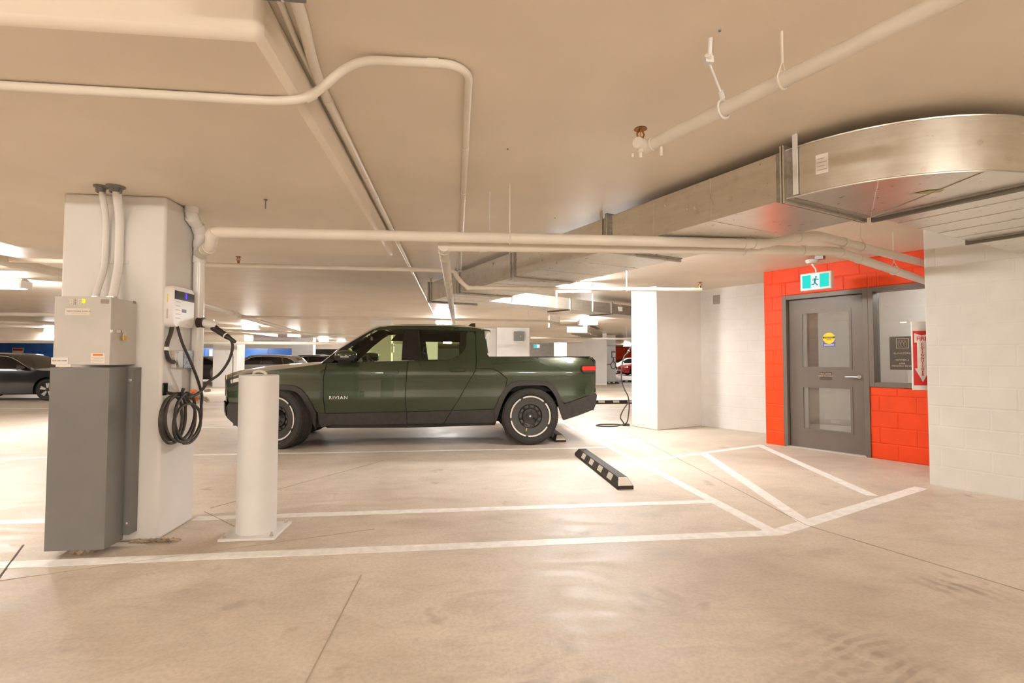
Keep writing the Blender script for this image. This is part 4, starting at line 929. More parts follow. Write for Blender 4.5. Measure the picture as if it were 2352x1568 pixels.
def wheel(t, cx, cy, cz, R, width, out, steer, kind, rimr=None):
    """wheel as a part of t; out = -1 faces -Y, +1 faces +Y"""
    ax = Vector((sin(steer)*out*-1*-1, cos(steer)*out, 0)) if False else Vector((sin(-steer), cos(steer)*out, 0)).normalized()
    c = Vector((cx, cy, cz)); rr = rimr or R*.72; w = width
    prof = [(rr-.01, -w), (rr+.02, -w-.004), (R-.03, -w-.003), (R-.008, -w+.02), (R-.002, -w+.05)]
    for k in range(4):
        h = -w+.05+(w-.10)*(k+.5)/4; prof += [(R, h-.009), (R-.010, h-.004), (R-.010, h+.004), (R, h+.009)]
    prof += [(R-.002, -.05), (R-.008, -.02), (R-.03, .003), (R-.07, .008), (rr+.02, .004), (rr, -.006), (rr-.012, -.02)]
    m = MB(); m.lathe(prof, c, ax, 64); ty = obj('tyre', m, 'tyre_rubber', t, ang=30)
    a = Z.cross(ax).normalized(); b = ax.cross(a)
    def Q(r, th, h): return c+ax*h+a*(r*cos(th))+b*(r*sin(th))
    if kind == 'truck':
        m = MB(); N_ = 72
        for h0, h1, hh in ((-.052, -.012, -.03), (-w+.012, -w+.052, 0)):
            for i in range(N_):
                t0 = 2*pi*i/N_; t1 = t0+2*pi/N_*.66
                m.hexa([Q(R-.014, t0, h0), Q(R-.014, t1, h0), Q(R-.020, t1, h1), Q(R-.020, t0, h1), Q(R+.002, t0, h0), Q(R+.002, t1, h0), Q(R-.006, t1, h1), Q(R-.006, t0, h1)])
        g = obj('tread_blocks', m, 'tyre_rubber', ty, smooth=False); g['kind'] = 'stuff'
        m = MB(); m.lathe([(rr-.012, -.02), (rr-.012, -.004), (rr-.030, -.006), (rr-.034, -.016), (.185, -.022), (.178, -.030)], c, ax, 64)
        rim = obj('rim', m, 'rim_grey', t, ang=30)
        m = MB(); m.lathe([(.178, -.030), (.172, -.045), (.120, -.055), (.112, -.040), (.055, -.036), (.050, -.028), (0, -.028)], c, ax, 48); obj('hub', m, 'black_gloss', rim, ang=30)
        for i in range(11):
            t0 = 2*pi*(i+.15)/11; t1 = t0+2*pi/11*.62
            m = MB(); m.hexa([Q(.132, t0, -.05), Q(.132, t1, -.05), Q(.168, t1, -.05), Q(.168, t0, -.05), Q(.135, t0+.03, -.036), Q(.135, t1-.03, -.036), Q(.165, t1-.02, -.036), Q(.165, t0+.02, -.036)]); obj('spoke_window', m, 'rim_grey', rim)
        for i in range(6):
            m = MB(); p = Q(.075, 2*pi*i/6+.3, -.036); m.cyl(p, p+ax*.012, .010, None, 6); obj('lug_nut', m, 'black_gloss', rim)
        m = MB(); p = [Q(.018, pi/4+k*pi/2+.2, -.026) for k in range(4)]; m.add(p, [(0, 1, 2, 3)]); obj('cap_logo', m, 'ring_silver', rim)
        sgn = 1
        for k in range(5):
            t0 = radians(8-72*k+36+4); t1 = t0+radians(64)
            m = MB(); n_ = 14
            vs = []
            for j in range(n_+1):
                th = t0+(t1-t0)*j/n_; vs += [Q(rr-.030, th, -.0055), Q(rr-.008, th, -.0035), Q(rr-.008, th, .002), Q(rr-.030, th, .000)]
            fs = [(4*j+q, 4*j+(q+1) % 4, 4*(j+1)+(q+1) % 4, 4*(j+1)+q) for j in range(n_) for q in range(4)]+[(0, 1, 2, 3), tuple(4*n_+q for q in (3, 2, 1, 0))]
            m.add(vs, fs); obj('rim_arc', m, 'ring_silver', rim)
        return rim, Q
    else:
        m = MB(); m.lathe([(rr-.012, -.02), (rr-.012, 0), (rr-.03, -.003), (rr-.035, -.05), (.06, -.06), (0, -.06)], c, ax, 40); rim = obj('rim', m, 'rim_grey', t, ang=30)
        for i in range(5):
            th = 2*pi*i/5+.3
            for dth in (-.16, .16):
                m = MB(); m.hexa([Q(.04, th-.45, -.055), Q(.04, th+.45, -.055), Q(rr-.02, th+dth+.11, -.04), Q(rr-.02, th+dth-.11, -.04), Q(.04, th-.45, -.02), Q(.04, th+.45, -.02), Q(rr-.02, th+dth+.095, -.004), Q(rr-.02, th+dth-.095, -.004)]); obj('spoke', m, 'ring_silver', rim)
        m = MB(); m.lathe([(.055, -.05), (.055, -.014), (.04, -.010), (0, -.010)], c, ax, 20); obj('centre_cap', m, 'rim_grey', rim)
        return rim, Q
# ---------------------------------------------------------------- pickup
YC = 8.73
HZ = [.2, .30, .42, .55, .66, .72, .80, 1.0, 1.06, 1.15, 1.26, 1.31, 1.80, 1.90]
HH = [.90, .92, .945, .968, .988, 1.0, .990, 1.000, 1.010, .996, .965, .945, .74, .66]
XF, XR = -3.5, 2.2
def hw(x, z):
    h = interp(HZ, HH, z)
    if x < XF+.9: h -= .20*((XF+.9-x)/.9)**2.4
    if x > XR-.45: h -= .08*((x-XR+.45)/.45)**2
    return h
tk = thing('pickup_truck', 'dark green electric pickup truck parked side-on behind the bollard', 'pickup truck', (-.7, YC, 0))
def side(name, poly, mat, off=0.0, thick=.02, step=.06, sides=(-1, 1), par=None, label=None):
    res = []
    for s in sides:
        m = MB(); shell(m, poly, lambda x, z: hw(x, z)+off, s, step, thick)
        m.v = [(x, y+YC, z) for x, y, z in m.v]
        o = obj(name, m, mat, par or tk, ang=40, fixn=False)
        if label: o['label'] = label
        res.append(o)
    return res
FX, RXX, WZ, WR = -2.54, 1.126, .432, .433
AO = [(-.545, .545), (-.453, .758), (-.369, .871), (-.284, .934), (-.17, .962), (.218, .962), (.32, .918), (.394, .839), (.466, .696), (.517, .611)]
AI = [(-.525, .316), (-.452, .561), (-.382, .73), (-.297, .842), (-.169, .891), (.176, .897), (.277, .861), (.379, .725), (.437, .554), (.5, .393)]
def smooth2(p, n=3): return [(q.x, q.y) for q in spline([(a, b, 0) for a, b in p], n)]
RAO = [(RXX+a, b) for a, b in smooth2(AO)]; RAI = [(RXX+a, b) for a, b in smooth2(AI)]
FAO = [(FX-a, b-.05) for a, b in smooth2(AO)][::-1]; FAI = [(FX-a, b-.05) for a, b in smooth2(AI)][::-1]   # left to right
FAO = [(x, max(z, .47)) for x, z in FAO]
# body panels, near and far side
side('fender', [(-3.25, .99), (-3.17, 1.03), (-3.0, 1.075), (-2.8, 1.10), (-2.626, 1.125), (-2.446, 1.145), (-2.06, 1.199), (-1.86, 1.228), (-1.868, 1.18), (-1.902, .99), (-1.902, .784), (-1.876, .50), (-1.96, .50)]+FAO[::-1][1:]+[(-3.06, .655), (-3.22, .665), (-3.255, .80)], 'paint_green')
fdoor = side('front_door', [(-1.852, 1.229), (-1.86, 1.18), (-1.893, .99), (-1.893, .784), (-1.868, .502), (-.722, .520), (-.731, .848), (-.704, 1.266), (-1.35, 1.252)], 'paint_green')
WB = [(-.227, 1.274), (-.046, 1.305), (.075, 1.366), (.14, 1.44), (.16, 1.50), (.165, 1.692)]
rdoor = side('rear_door', [(-.694, 1.267)]+WB+[(.20, 1.715), (.275, 1.705), (.295, 1.66), (.305, 1.294), (.289, 1.125), (.192, .957), (.027, .664), (-.058, .530), (-.714, .520), (-.723, .848)], 'paint_green')
side('tunnel_door', [(.297, 1.145), (.44, 1.145), (.557, 1.138), (.64, 1.10), (.69, 1.062), (.765, .995), (.742, .855)]+[p for p in RAO if p[1] < .86 and p[0] < RXX][::-1]+[(.565, .545), (-.048, .530), (.036, .664), (.201, .957), (.298, 1.12)], 'paint_green')
side('bed_side', [(.302, 1.70), (.31, 1.742), (.43, 1.742), (.459, 1.554), (.478, 1.36), (.51, 1.322), (1.3, 1.327), (2.05, 1.328), (2.11, 1.26), (2.14, 1.18), (2.14, .89), (2.12, .778), (1.886, .703), (1.655, .627)]+RAO[::-1][2:-8]+[(.752, .87), (.775, .998), (.698, 1.070), (.645, 1.108), (.56, 1.148), (.44, 1.153), (.306, 1.153), (.314, 1.294)], 'paint_green')
side('roof_rail', [(-1.25, 1.728), (-1.139, 1.776), (-.95, 1.792), (-.604, 1.80), (-.267, 1.80), (.0, 1.793), (.31, 1.772), (.42, 1.75), (.31, 1.742), (.275, 1.712), (.20, 1.722), (-.66, 1.738), (-1.0, 1.733), (-1.2, 1.718)], 'paint_green')
side('a_pillar', [(-1.925, 1.238), (-1.686, 1.442), (-1.431, 1.614), (-1.25, 1.726), (-1.205, 1.714), (-1.30, 1.66), (-1.50, 1.505), (-1.76, 1.262), (-1.80, 1.233)], 'black_gloss')
side('b_pillar', [(-.79, 1.268), (-.555, 1.270), (-.585, 1.733), (-.775, 1.733)], 'black_gloss', off=.002)
side('wheel_arch_trim', RAO+RAI[::-1], 'cladding_black', off=.022, thick=.06)
side('wheel_arch_trim', FAO+FAI[::-1], 'cladding_black', off=.022, thick=.06)
side('sill_cladding', [(-1.98, .50), (-1.86, .495), (-.718, .513), (-.708, .36), (-.712, .33), (-1.80, .33), (-1.93, .30), (-1.965, .36)], 'cladding_black', off=.006, thick=.04)
side('sill_cladding', [(-.708, .513), (-.06, .523), (-.165, .36), (-.178, .335), (-.70, .335)], 'cladding_black', off=.006, thick=.04)
side('sill_cladding', [(-.05, .523), (.585, .54), (.612, .34), (.3, .335), (-.165, .335)], 'cladding_black', off=.006, thick=.04)
side('sill_step', [(-1.90, .325), (-1.74, .345), (-.2, .365), (.24, .372), (.30, .345), (.60, .33), (.60, .295), (-.7, .27), (-1.86, .28)], 'interior_black', off=-.03, thick=.05)
side('rear_bumper_corner', [(1.63, .615), (1.655, .618), (1.886, .694), (2.12, .769), (2.165, .745), (2.15, .601), (2.121, .522), (1.9, .445), (1.644, .364), (1.62, .40)], 'cladding_black', off=.008, thick=.06)
side('front_bumper_corner', [(-3.05, .645), (-3.22, .658), (-3.265, .60), (-3.262, .44), (-3.08, .285), (-3.03, .30), (-3.01, .45), (-3.05, .58)], 'cladding_black', off=.006, thick=.06)
# dark backing added to block light showing through the panel gaps
side('gap_backing', [(-3.15, .95), (-1.95, 1.18), (-.7, 1.24), (.28, 1.26), (.30, 1.65), (.42, 1.65), (.46, 1.29), (2.05, 1.29), (2.05, .80), (1.68, .70)]+[(RXX+a*1.06, b+.03) for a, b in AO][::-1][1:]+[(.55, .40), (-1.9, .38), (-1.93, .5)]+[(FX-a*1.06, b-.02) for a, b in AO][::-1][::-1][1:]+[(-3.12, .68)], 'interior_black', off=-.03, thick=0, step=.15)
# glass
side('window_glass', [(-1.76, 1.258), (-1.50, 1.502), (-1.30, 1.656), (-1.19, 1.722), (-.78, 1.735), (-.795, 1.264)], 'glass_tint', off=-.008, thick=.004, step=.1)
side('window_glass', [(-.56, 1.266)]+WB+[(.15, 1.722), (-.58, 1.734)], 'glass_tint', off=-.008, thick=.004, step=.1)
side('window_trim', [(-.56, 1.262), (-.22, 1.270), (-.20, 1.285), (-.56, 1.278)], 'black_gloss', off=.003, thick=.01)
# hood, windscreen, roof, nose, tail
HXX = [-3.46, -3.36, -3.25, -3.0, -2.8, -2.45, -2.2, -1.86]; HCZ = [1.02, 1.085, 1.125, 1.172, 1.198, 1.225, 1.240, 1.252]; HEX = [-3.25, -3.17, -3.0, -2.8, -2.626, -2.446, -2.06, -1.86]; HEZ = [.99, 1.03, 1.075, 1.10, 1.125, 1.145, 1.199, 1.228]
def hoodf(u, v):
    t = 2*v-1; xf = -3.46+.21*abs(t)**2.6; x = xf+(-1.86-xf)*u
    ez = interp(HEX, HEZ, x if x > -3.25 else -3.25); cz = interp(HXX, HCZ, x)
    if x < -3.25: ez = cz - .10*abs(t)
    z = ez+(cz-ez)*(1-abs(t)**2.2); w = hw(max(x, -3.25), .99 if x < -3.2 else ez)
    return (x, YC+t*w, z)
m = MB(); m.grid(hoodf, 26, 28); obj('hood', m, 'paint_green', tk, ang=60)
def fascia(z0, z1, xb, d, mat, name):
    m = MB()
    def fn(u, v):
        t = 2*u-1; z = z0+(z1-z0)*v; w = hw(-3.25, z); x = xb(z)+.21*abs(t)**2.6
        return (x-d, YC+t*w, z)
    m.grid(fn, 30, 8); return obj(name, m, mat, tk, ang=60)
fascia(.66, 1.0, lambda z: -3.465+.05*max(0, (z-.9)/.1)**2*.3, 0, 'paint_green', 'nose_panel')
fascia(.28, .665, lambda z: -3.485+(.19*((.5-z)/.22)**1.5 if z < .5 else 0), 0.005, 'cladding_black', 'front_bumper')
m = MB(); m.grid(lambda u, v: (-3.474+.21*abs(2*u-1)**2.6, YC+(2*u-1)*hw(-3.25, .97)*.97, .955+.022*v), 30, 1); obj('light_bar', m, 'lamp_clear', tk)
for s in (-1, 1):
    def HPt(a, b, d): t = s*(.84+a*.075); return (-3.462+.21*abs(t)**2.6-d*.4, YC+t*hw(-3.25, .9+b), .90+b)
    pl_ = [(.9*cos(a), (.095 if sin(a) > 0 else -.095)+.06*sin(a)) for a in [i*2*pi/28 for i in range(28)]]
    m = MB(); n = len(pl_); m.add([HPt(a, b, .0) for a, b in pl_]+[HPt(a*.98, b*.98, .022) for a, b in pl_], [(i, (i+1) % n, n+(i+1) % n, n+i) for i in range(n)]+[tuple(range(n, 2*n))]); hl = obj('headlight', m, 'black_gloss', tk, ang=40)
    m = MB(); m.add([HPt(a*.8, .055+b*.5, .020) for a, b in pl_]+[HPt(a*.7, .055+b*.45, .032) for a, b in pl_], [(i, (i+1) % n, n+(i+1) % n, n+i) for i in range(n)]+[tuple(range(n, 2*n))]); obj('lens', m, 'lamp_clear', hl, ang=40)
    m = MB(); m.add([HPt(a*.7, -.085+b*.3, .020) for a, b in pl_]+[HPt(a*.6, -.085+b*.26, .03) for a, b in pl_], [(i, (i+1) % n, n+(i+1) % n, n+i) for i in range(n)]+[tuple(range(n, 2*n))]); obj('lower_lens', m, 'rim_grey', hl, ang=40)
for s in (-1, 1):
    hs_ = side('headlight_corner', [(-3.245, .985), (-3.17, 1.022), (-3.06, 1.045), (-3.035, .99), (-3.06, .93), (-3.15, .895), (-3.25, .88)], 'black_gloss', off=.004, thick=.01, step=.04, sides=(s,))[0]
    side('lens', [(-3.20, .985), (-3.07, 1.022), (-3.055, .97), (-3.19, .935)], 'lamp_clear', off=.008, thick=.008, step=.04, sides=(s,), par=hs_)
PX = [(-1.925, 1.238), (-1.686, 1.442), (-1.431, 1.614), (-1.25, 1.726), (-1.139, 1.776)]
def wsf(u, v):
    t = 2*u-1; k = v*4; i = min(3, int(k)); f = k-i; x = PX[i][0]+(PX[i+1][0]-PX[i][0])*f; z = PX[i][1]+(PX[i+1][1]-PX[i][1])*f
    return (x-.16*(1-t*t), YC+t*(hw(x, z)-.004), z+.035*(1-t*t)*v)
m = MB(); m.grid(wsf, 20, 12); obj('windscreen', m, 'glass_tint', tk, ang=60)
RZX = [-1.15, -1.0, -.604, -.267, 0, .31, .44]; RZZ = [1.772, 1.788, 1.80, 1.80, 1.793, 1.772, 1.748]
def roof(u, v):
    t = 2*v-1; x = -1.15+1.59*u-(.13*(1-t*t))*(1-u)**6; z = interp(RZX, RZZ, max(-1.15, x)); w = hw(x, z)
    return (x, YC+t*w, z+.055*(1-abs(t)**2.4))
m = MB(); m.grid(roof, 20, 20); obj('roof', m, 'paint_green', tk, ang=60)
m = MB(); m.grid(lambda u, v: (-.95+1.1*u, YC+(2*v-1)*.56, roof((.2+1.1*u)/1.59, .5+(2*v-1)*.56/1.5)[2]+.002), 10, 10); obj('glass_roof', m, 'black_gloss', tk)
m = MB(); m.hexa([(.14, YC-.03, 1.80), (.33, YC-.03, 1.79), (.33, YC+.03, 1.79), (.14, YC+.03, 1.80), (.26, YC-.006, 1.895), (.325, YC-.008, 1.90), (.325, YC+.008, 1.90), (.26, YC+.006, 1.895)]); obj('antenna_fin', m, 'paint_green', tk)
m = MB(); m.grid(lambda u, v: (.445+.05*v+.02*(1-(2*u-1)**2), YC+(2*u-1)*.73, 1.742-.42*v), 16, 6); obj('cab_back', m, 'paint_green', tk)
m = MB(); m.grid(lambda u, v: (.462+.045*v+.02*(1-(2*u-1)**2), YC+(2*u-1)*.66, 1.69-.30*v), 16, 4); obj('rear_glass', m, 'black_gloss', tk)
m = MB(); m.hexa([(.42, YC-.72, 1.735), (.53, YC-.70, 1.722), (.53, YC+.70, 1.722), (.42, YC+.72, 1.735), (.42, YC-.72, 1.76), (.535, YC-.70, 1.745), (.535, YC+.70, 1.745), (.42, YC+.72, 1.76)]); sp = obj('roof_spoiler', m, 'paint_green', tk, bev=.006)
obj('brake_light', MB().box(.532, .54, YC-.68, YC-.60, 1.70, 1.735), 'lamp_clear', sp); obj('brake_light', MB().box(.532, .54, YC-.5, YC+.5, 1.725, 1.742), 'tail_red', sp)
# bed
for s in (-1, 1):
    m = MB(); y = YC+s*.945; m.hexa([(.50, min(y, y-s*.09), 1.318), (2.06, min(y, y-s*.09), 1.325), (2.06, max(y, y-s*.09), 1.325), (.50, max(y, y-s*.09), 1.318), (.50, min(y, y-s*.09), 1.332), (2.06, min(y, y-s*.09), 1.339), (2.06, max(y, y-s*.09), 1.339), (.50, max(y, y-s*.09), 1.332)]); obj('bed_rail', m, 'black_plastic', tk)
    obj('bed_liner', MB().box(.50, 2.05, YC+s*.84-.02, YC+s*.84+.02, .85, 1.325), 'interior_black', tk, smooth=False)
obj('bed_floor', MB().box(.48, 2.06, YC-.85, YC+.85, .80, .86), 'interior_black', tk, smooth=False)
obj('bed_front_wall', MB().box(.48, .51, YC-.9, YC+.9, .80, 1.325), 'paint_green', tk, smooth=False)
m = MB(); m.grid(lambda u, v: (2.145+.045*(1-(2*u-1)**4)+(0 if v < .9 else -.05*((v-.9)/.1)), YC+(2*u-1)*hw(2.14, 1.0)*.995, .775+.55*v), 20, 10); obj('tailgate', m, 'paint_green', tk, ang=60)
m = MB(); m.grid(lambda u, v: (2.165+.05*(1-(2*u-1)**4)-.05*(1-v), YC+(2*u-1)*hw(2.165, .65), .50+.26*v), 20, 4); obj('rear_bumper', m, 'cladding_black', tk, ang=60)
TLP = [(1.90, 1.185), (1.925, 1.196), (2.138, 1.196), (2.140, 1.083), (1.94, 1.081), (1.905, 1.10), (1.892, 1.14)]
tl = side('tail_light', TLP, 'black_gloss', off=.004, thick=.03, step=.04)
for o_, s in zip(tl, (-1, 1)):
    side('red_lens', [(1.935, 1.186), (2.139, 1.188), (2.140, 1.125), (1.93, 1.122), (1.918, 1.14), (1.92, 1.172)], 'tail_red', off=.009, thick=.01, step=.04, sides=(s,), par=o_)
    side('clear_lens', [(1.925, 1.118), (2.140, 1.121), (2.140, 1.092), (1.945, 1.090)], 'rim_grey', off=.008, thick=.01, step=.04, sides=(s,), par=o_)
m = MB(); m.box(2.185, 2.20, YC-.75, YC+.75, 1.13, 1.18); obj('tail_light_bar', m, 'tail_red', tk)
# door handles, mirror, lettering, flap lines
for drs, x0, x1, zc in ((fdoor, -1.045, -.83, 1.098), (rdoor, -.078, .138, 1.127)):
    for o_, s in zip(drs, (-1, 1)):
        pol = [(x0+(x1-x0)/2+a, zc+b) for a, b in rrect(x1-x0, .046, .022)]
        side('door_handle', pol, 'paint_green', off=.010, thick=.02, step=.03, sides=(s,), par=o_)
        side('handle_gap', [(x0+(x1-x0)/2+a, zc+b) for a, b in rrect(x1-x0+.012, .056, .027)], 'interior_black', off=.0035, thick=.004, step=.03, sides=(s,), par=o_)
for s in (-1, 1):
    y0 = YC+s*.975
    m = MB()
    def mir(u, v):
        th = 2*pi*u; ph = pi*v; e = .62
        sg = lambda q, p: math.copysign(abs(q)**p, q)
        return (-1.565+.150*sg(cos(ph), .8)*-1, y0+s*.125+.105*sg(sin(ph), .7)*sg(cos(th), .75), 1.335+.078*sg(sin(ph), .7)*sg(sin(th), .8))
    m.grid(mir, 24, 16); mo = obj('door_mirror', m, 'paint_green', tk, ang=60)
    m = MB(); m.hexa([(-1.70, y0+s*.03, 1.255), (-1.43, y0+s*.03, 1.255), (-1.43, y0+s*.21, 1.265), (-1.70, y0+s*.21, 1.265), (-1.715, y0+s*.025, 1.335), (-1.425, y0+s*.025, 1.335), (-1.425, y0+s*.232, 1.335), (-1.715, y0+s*.232, 1.335)]); obj('lower_case', m, 'black_gloss', mo, bev=.012)
    m = MB(); m.hexa([(-1.74, y0-s*.02, 1.20), (-1.50, y0-s*.02, 1.215), (-1.50, y0+s*.07, 1.225), (-1.70, y0+s*.07, 1.215), (-1.68, y0-s*.02, 1.265), (-1.48, y0-s*.02, 1.265), (-1.48, y0+s*.12, 1.27), (-1.66, y0+s*.12, 1.27)]); obj('mirror_foot', m, 'black_gloss', mo, bev=.01)
    obj('turn_signal', MB().box(-1.62, -1.50, y0+s*.229-.004, y0+s*.229+.004, 1.312, 1.324), 'lamp_clear', mo)
text('lettering', 'RIVIAN', .064, (-1.682, YC-1.004, .728), (1, 0, 0), Z, 'sign_white', tk, .001, 1.12, 1.22, 0.0)
# wheels
rim, Q = wheel(tk, RXX, YC-.985, WZ, WR, .275, -1, 0, 'truck', .317)
m = MB(); m.hexa([Q(.185, -1.90+pi*0, -.01), Q(.185, -1.83, -.01), Q(.235, -1.85, -.01), Q(.235, -1.89, -.01), Q(.185, -1.90, .0), Q(.185, -1.83, .0), Q(.235, -1.85, .0), Q(.235, -1.89, .0)]); obj('yellow_tag', m, 'label_yellow', rim)
m = MB(); m.hexa([Q(.235, -1.93, -.012), Q(.235, -1.80, -.012), Q(.285, -1.82, -.012), Q(.285, -1.93, -.012), Q(.235, -1.93, .003), Q(.235, -1.80, .003), Q(.285, -1.82, .003), Q(.285, -1.93, .003)]); obj('valve_marker', m, 'black_gloss', rim)
wheel(tk, FX, YC-.985, WZ, WR, .275, -1, radians(24), 'truck', .317)
wheel(tk, RXX, YC+.985, WZ, WR, .275, 1, 0, 'truck', .317); wheel(tk, FX, YC+.985, WZ, WR, .275, 1, radians(-24), 'truck', .317)
# underbody, wheel wells, interior
obj('underbody', MB().box(-3.2, -3.0, YC-.80, YC+.80, .32, .9).box(-2.0, .6, YC-.90, YC+.90, .30, .50).box(1.62, 2.05, YC-.8, YC+.8, .54, .8).box(-3.0, 1.62, YC-.58, YC+.58, .32, .62), 'interior_black', tk, smooth=False)
for cx in (FX, RXX):
    for s in (-1, 1):
        m = MB(); m.grid(lambda u, v: (cx+.53*cos(pi*u), YC+s*(.60+.36*v), .44+(.47 if cx > 0 else .43)*sin(pi*u)), 20, 2); obj('wheel_well', m, 'interior_black', tk)
obj('cabin_floor', MB().box(-2.0, .45, YC-.9, YC+.9, .50, .62), 'interior_black', tk, smooth=False)
obj('dashboard', MB().hexa([(-1.98, YC-.88, .8), (-1.35, YC-.88, .85), (-1.35, YC+.88, .85), (-1.98, YC+.88, .8), (-1.95, YC-.88, 1.20), (-1.45, YC-.88, 1.215), (-1.45, YC+.88, 1.215), (-1.95, YC+.88, 1.20)]), 'interior_black', tk, bev=.03)
obj('screen', MB().box(-1.40, -1.38, YC-.22, YC+.18, 1.10, 1.28), 'black_gloss', tk)
m = MB(); c_ = Vector((-1.30, YC-.40, 1.17)); ax_ = Vector((.9, 0, .42)).normalized(); a_ = Vector((0, 1, 0)); b_ = ax_.cross(a_)
m.tube([c_+a_*.185*cos(t_)+b_*.185*sin(t_) for t_ in [i*2*pi/28 for i in range(28)]], .016, 8, True); m.tube([c_-a_*.18, c_, c_+a_*.18], .014, 6); obj('steering_wheel', m, 'interior_grey', tk)
for (x, y) in ((-.86, -.40), (-.86, .40)):
    m = MB(); m.hexa([(x-.28, YC+y-.26, .65), (x+.2, YC+y-.26, .62), (x+.2, YC+y+.26, .62), (x-.28, YC+y+.26, .65), (x-.28, YC+y-.26, .88), (x+.22, YC+y-.26, .85), (x+.22, YC+y+.26, .85), (x-.28, YC+y+.26, .88)])
    m.hexa([(x+.10, YC+y-.26, .8), (x+.26, YC+y-.26, .8), (x+.26, YC+y+.26, .8), (x+.10, YC+y+.26, .8), (x+.26, YC+y-.22, 1.40), (x+.36, YC+y-.22, 1.40), (x+.36, YC+y+.22, 1.40), (x+.26, YC+y+.22, 1.40)]); 
    m.hexa([(x+.25, YC+y-.14, 1.38), (x+.34, YC+y-.14, 1.38), (x+.34, YC+y+.14, 1.38), (x+.25, YC+y+.14, 1.38), (x+.27, YC+y-.12, 1.50), (x+.36, YC+y-.12, 1.50), (x+.36, YC+y+.12, 1.50), (x+.27, YC+y+.12, 1.50)]); obj('front_seat', m, 'interior_black', tk, bev=.03)
m = MB(); m.box(-.2, .25, YC-.8, YC+.8, .65, .9); m.hexa([(.16, YC-.8, .85), (.3, YC-.8, .85), (.3, YC+.8, .85), (.16, YC+.8, .85), (.27, YC-.76, 1.34), (.38, YC-.76, 1.34), (.38, YC+.76, 1.34), (.27, YC+.76, 1.34)])
obj('rear_seat', m, 'interior_black', tk, bev=.03)
for s in (-1, 1):
    y = YC+s*.72
    if s > 0: obj('roof_trim', MB().hexa([(-1.15, y-.06, 1.615), (.35, y-.06, 1.60), (.35, y+.07, 1.60), (-1.15, y+.07, 1.615), (-1.05, y-.06, 1.74), (.35, y-.06, 1.74), (.35, y+.02, 1.74), (-1.05, y+.02, 1.74)]), 'interior_black', tk, smooth=False)
    obj('quarter_trim', MB().hexa([(.06, YC+s*.84, 1.28), (.36, YC+s*.84, 1.28), (.36, YC+s*.89, 1.28), (.06, YC+s*.89, 1.28), (.07, YC+s*.69, 1.72), (.36, YC+s*.69, 1.72), (.36, YC+s*.73, 1.72), (.07, YC+s*.73, 1.72)]), 'interior_black', tk, smooth=False)
    obj('pillar_trim', MB().hexa([(-.80, YC+s*.86, 1.27), (-.50, YC+s*.86, 1.27), (-.50, YC+s*.91, 1.27), (-.80, YC+s*.91, 1.27), (-.79, YC+s*.70, 1.73), (-.56, YC+s*.70, 1.73), (-.56, YC+s*.74, 1.73), (-.79, YC+s*.74, 1.73)]), 'interior_black', tk, smooth=False)
obj('roof_lining', MB().box(-1.05, .40, YC-.70, YC+.70, 1.735, 1.745), 'interior_black', tk, smooth=False)
m = MB(); m.hexa([(-1.42, YC-.12, 1.60), (-1.38, YC-.12, 1.60), (-1.38, YC+.12, 1.60), (-1.42, YC+.12, 1.60), (-1.42, YC-.12, 1.67), (-1.38, YC-.12, 1.67), (-1.38, YC+.12, 1.67), (-1.42, YC+.12, 1.67)]); m.cyl((-1.40, YC, 1.66), (-1.38, YC, 1.74), .012); obj('rear_view_mirror', m, 'black_gloss', tk)
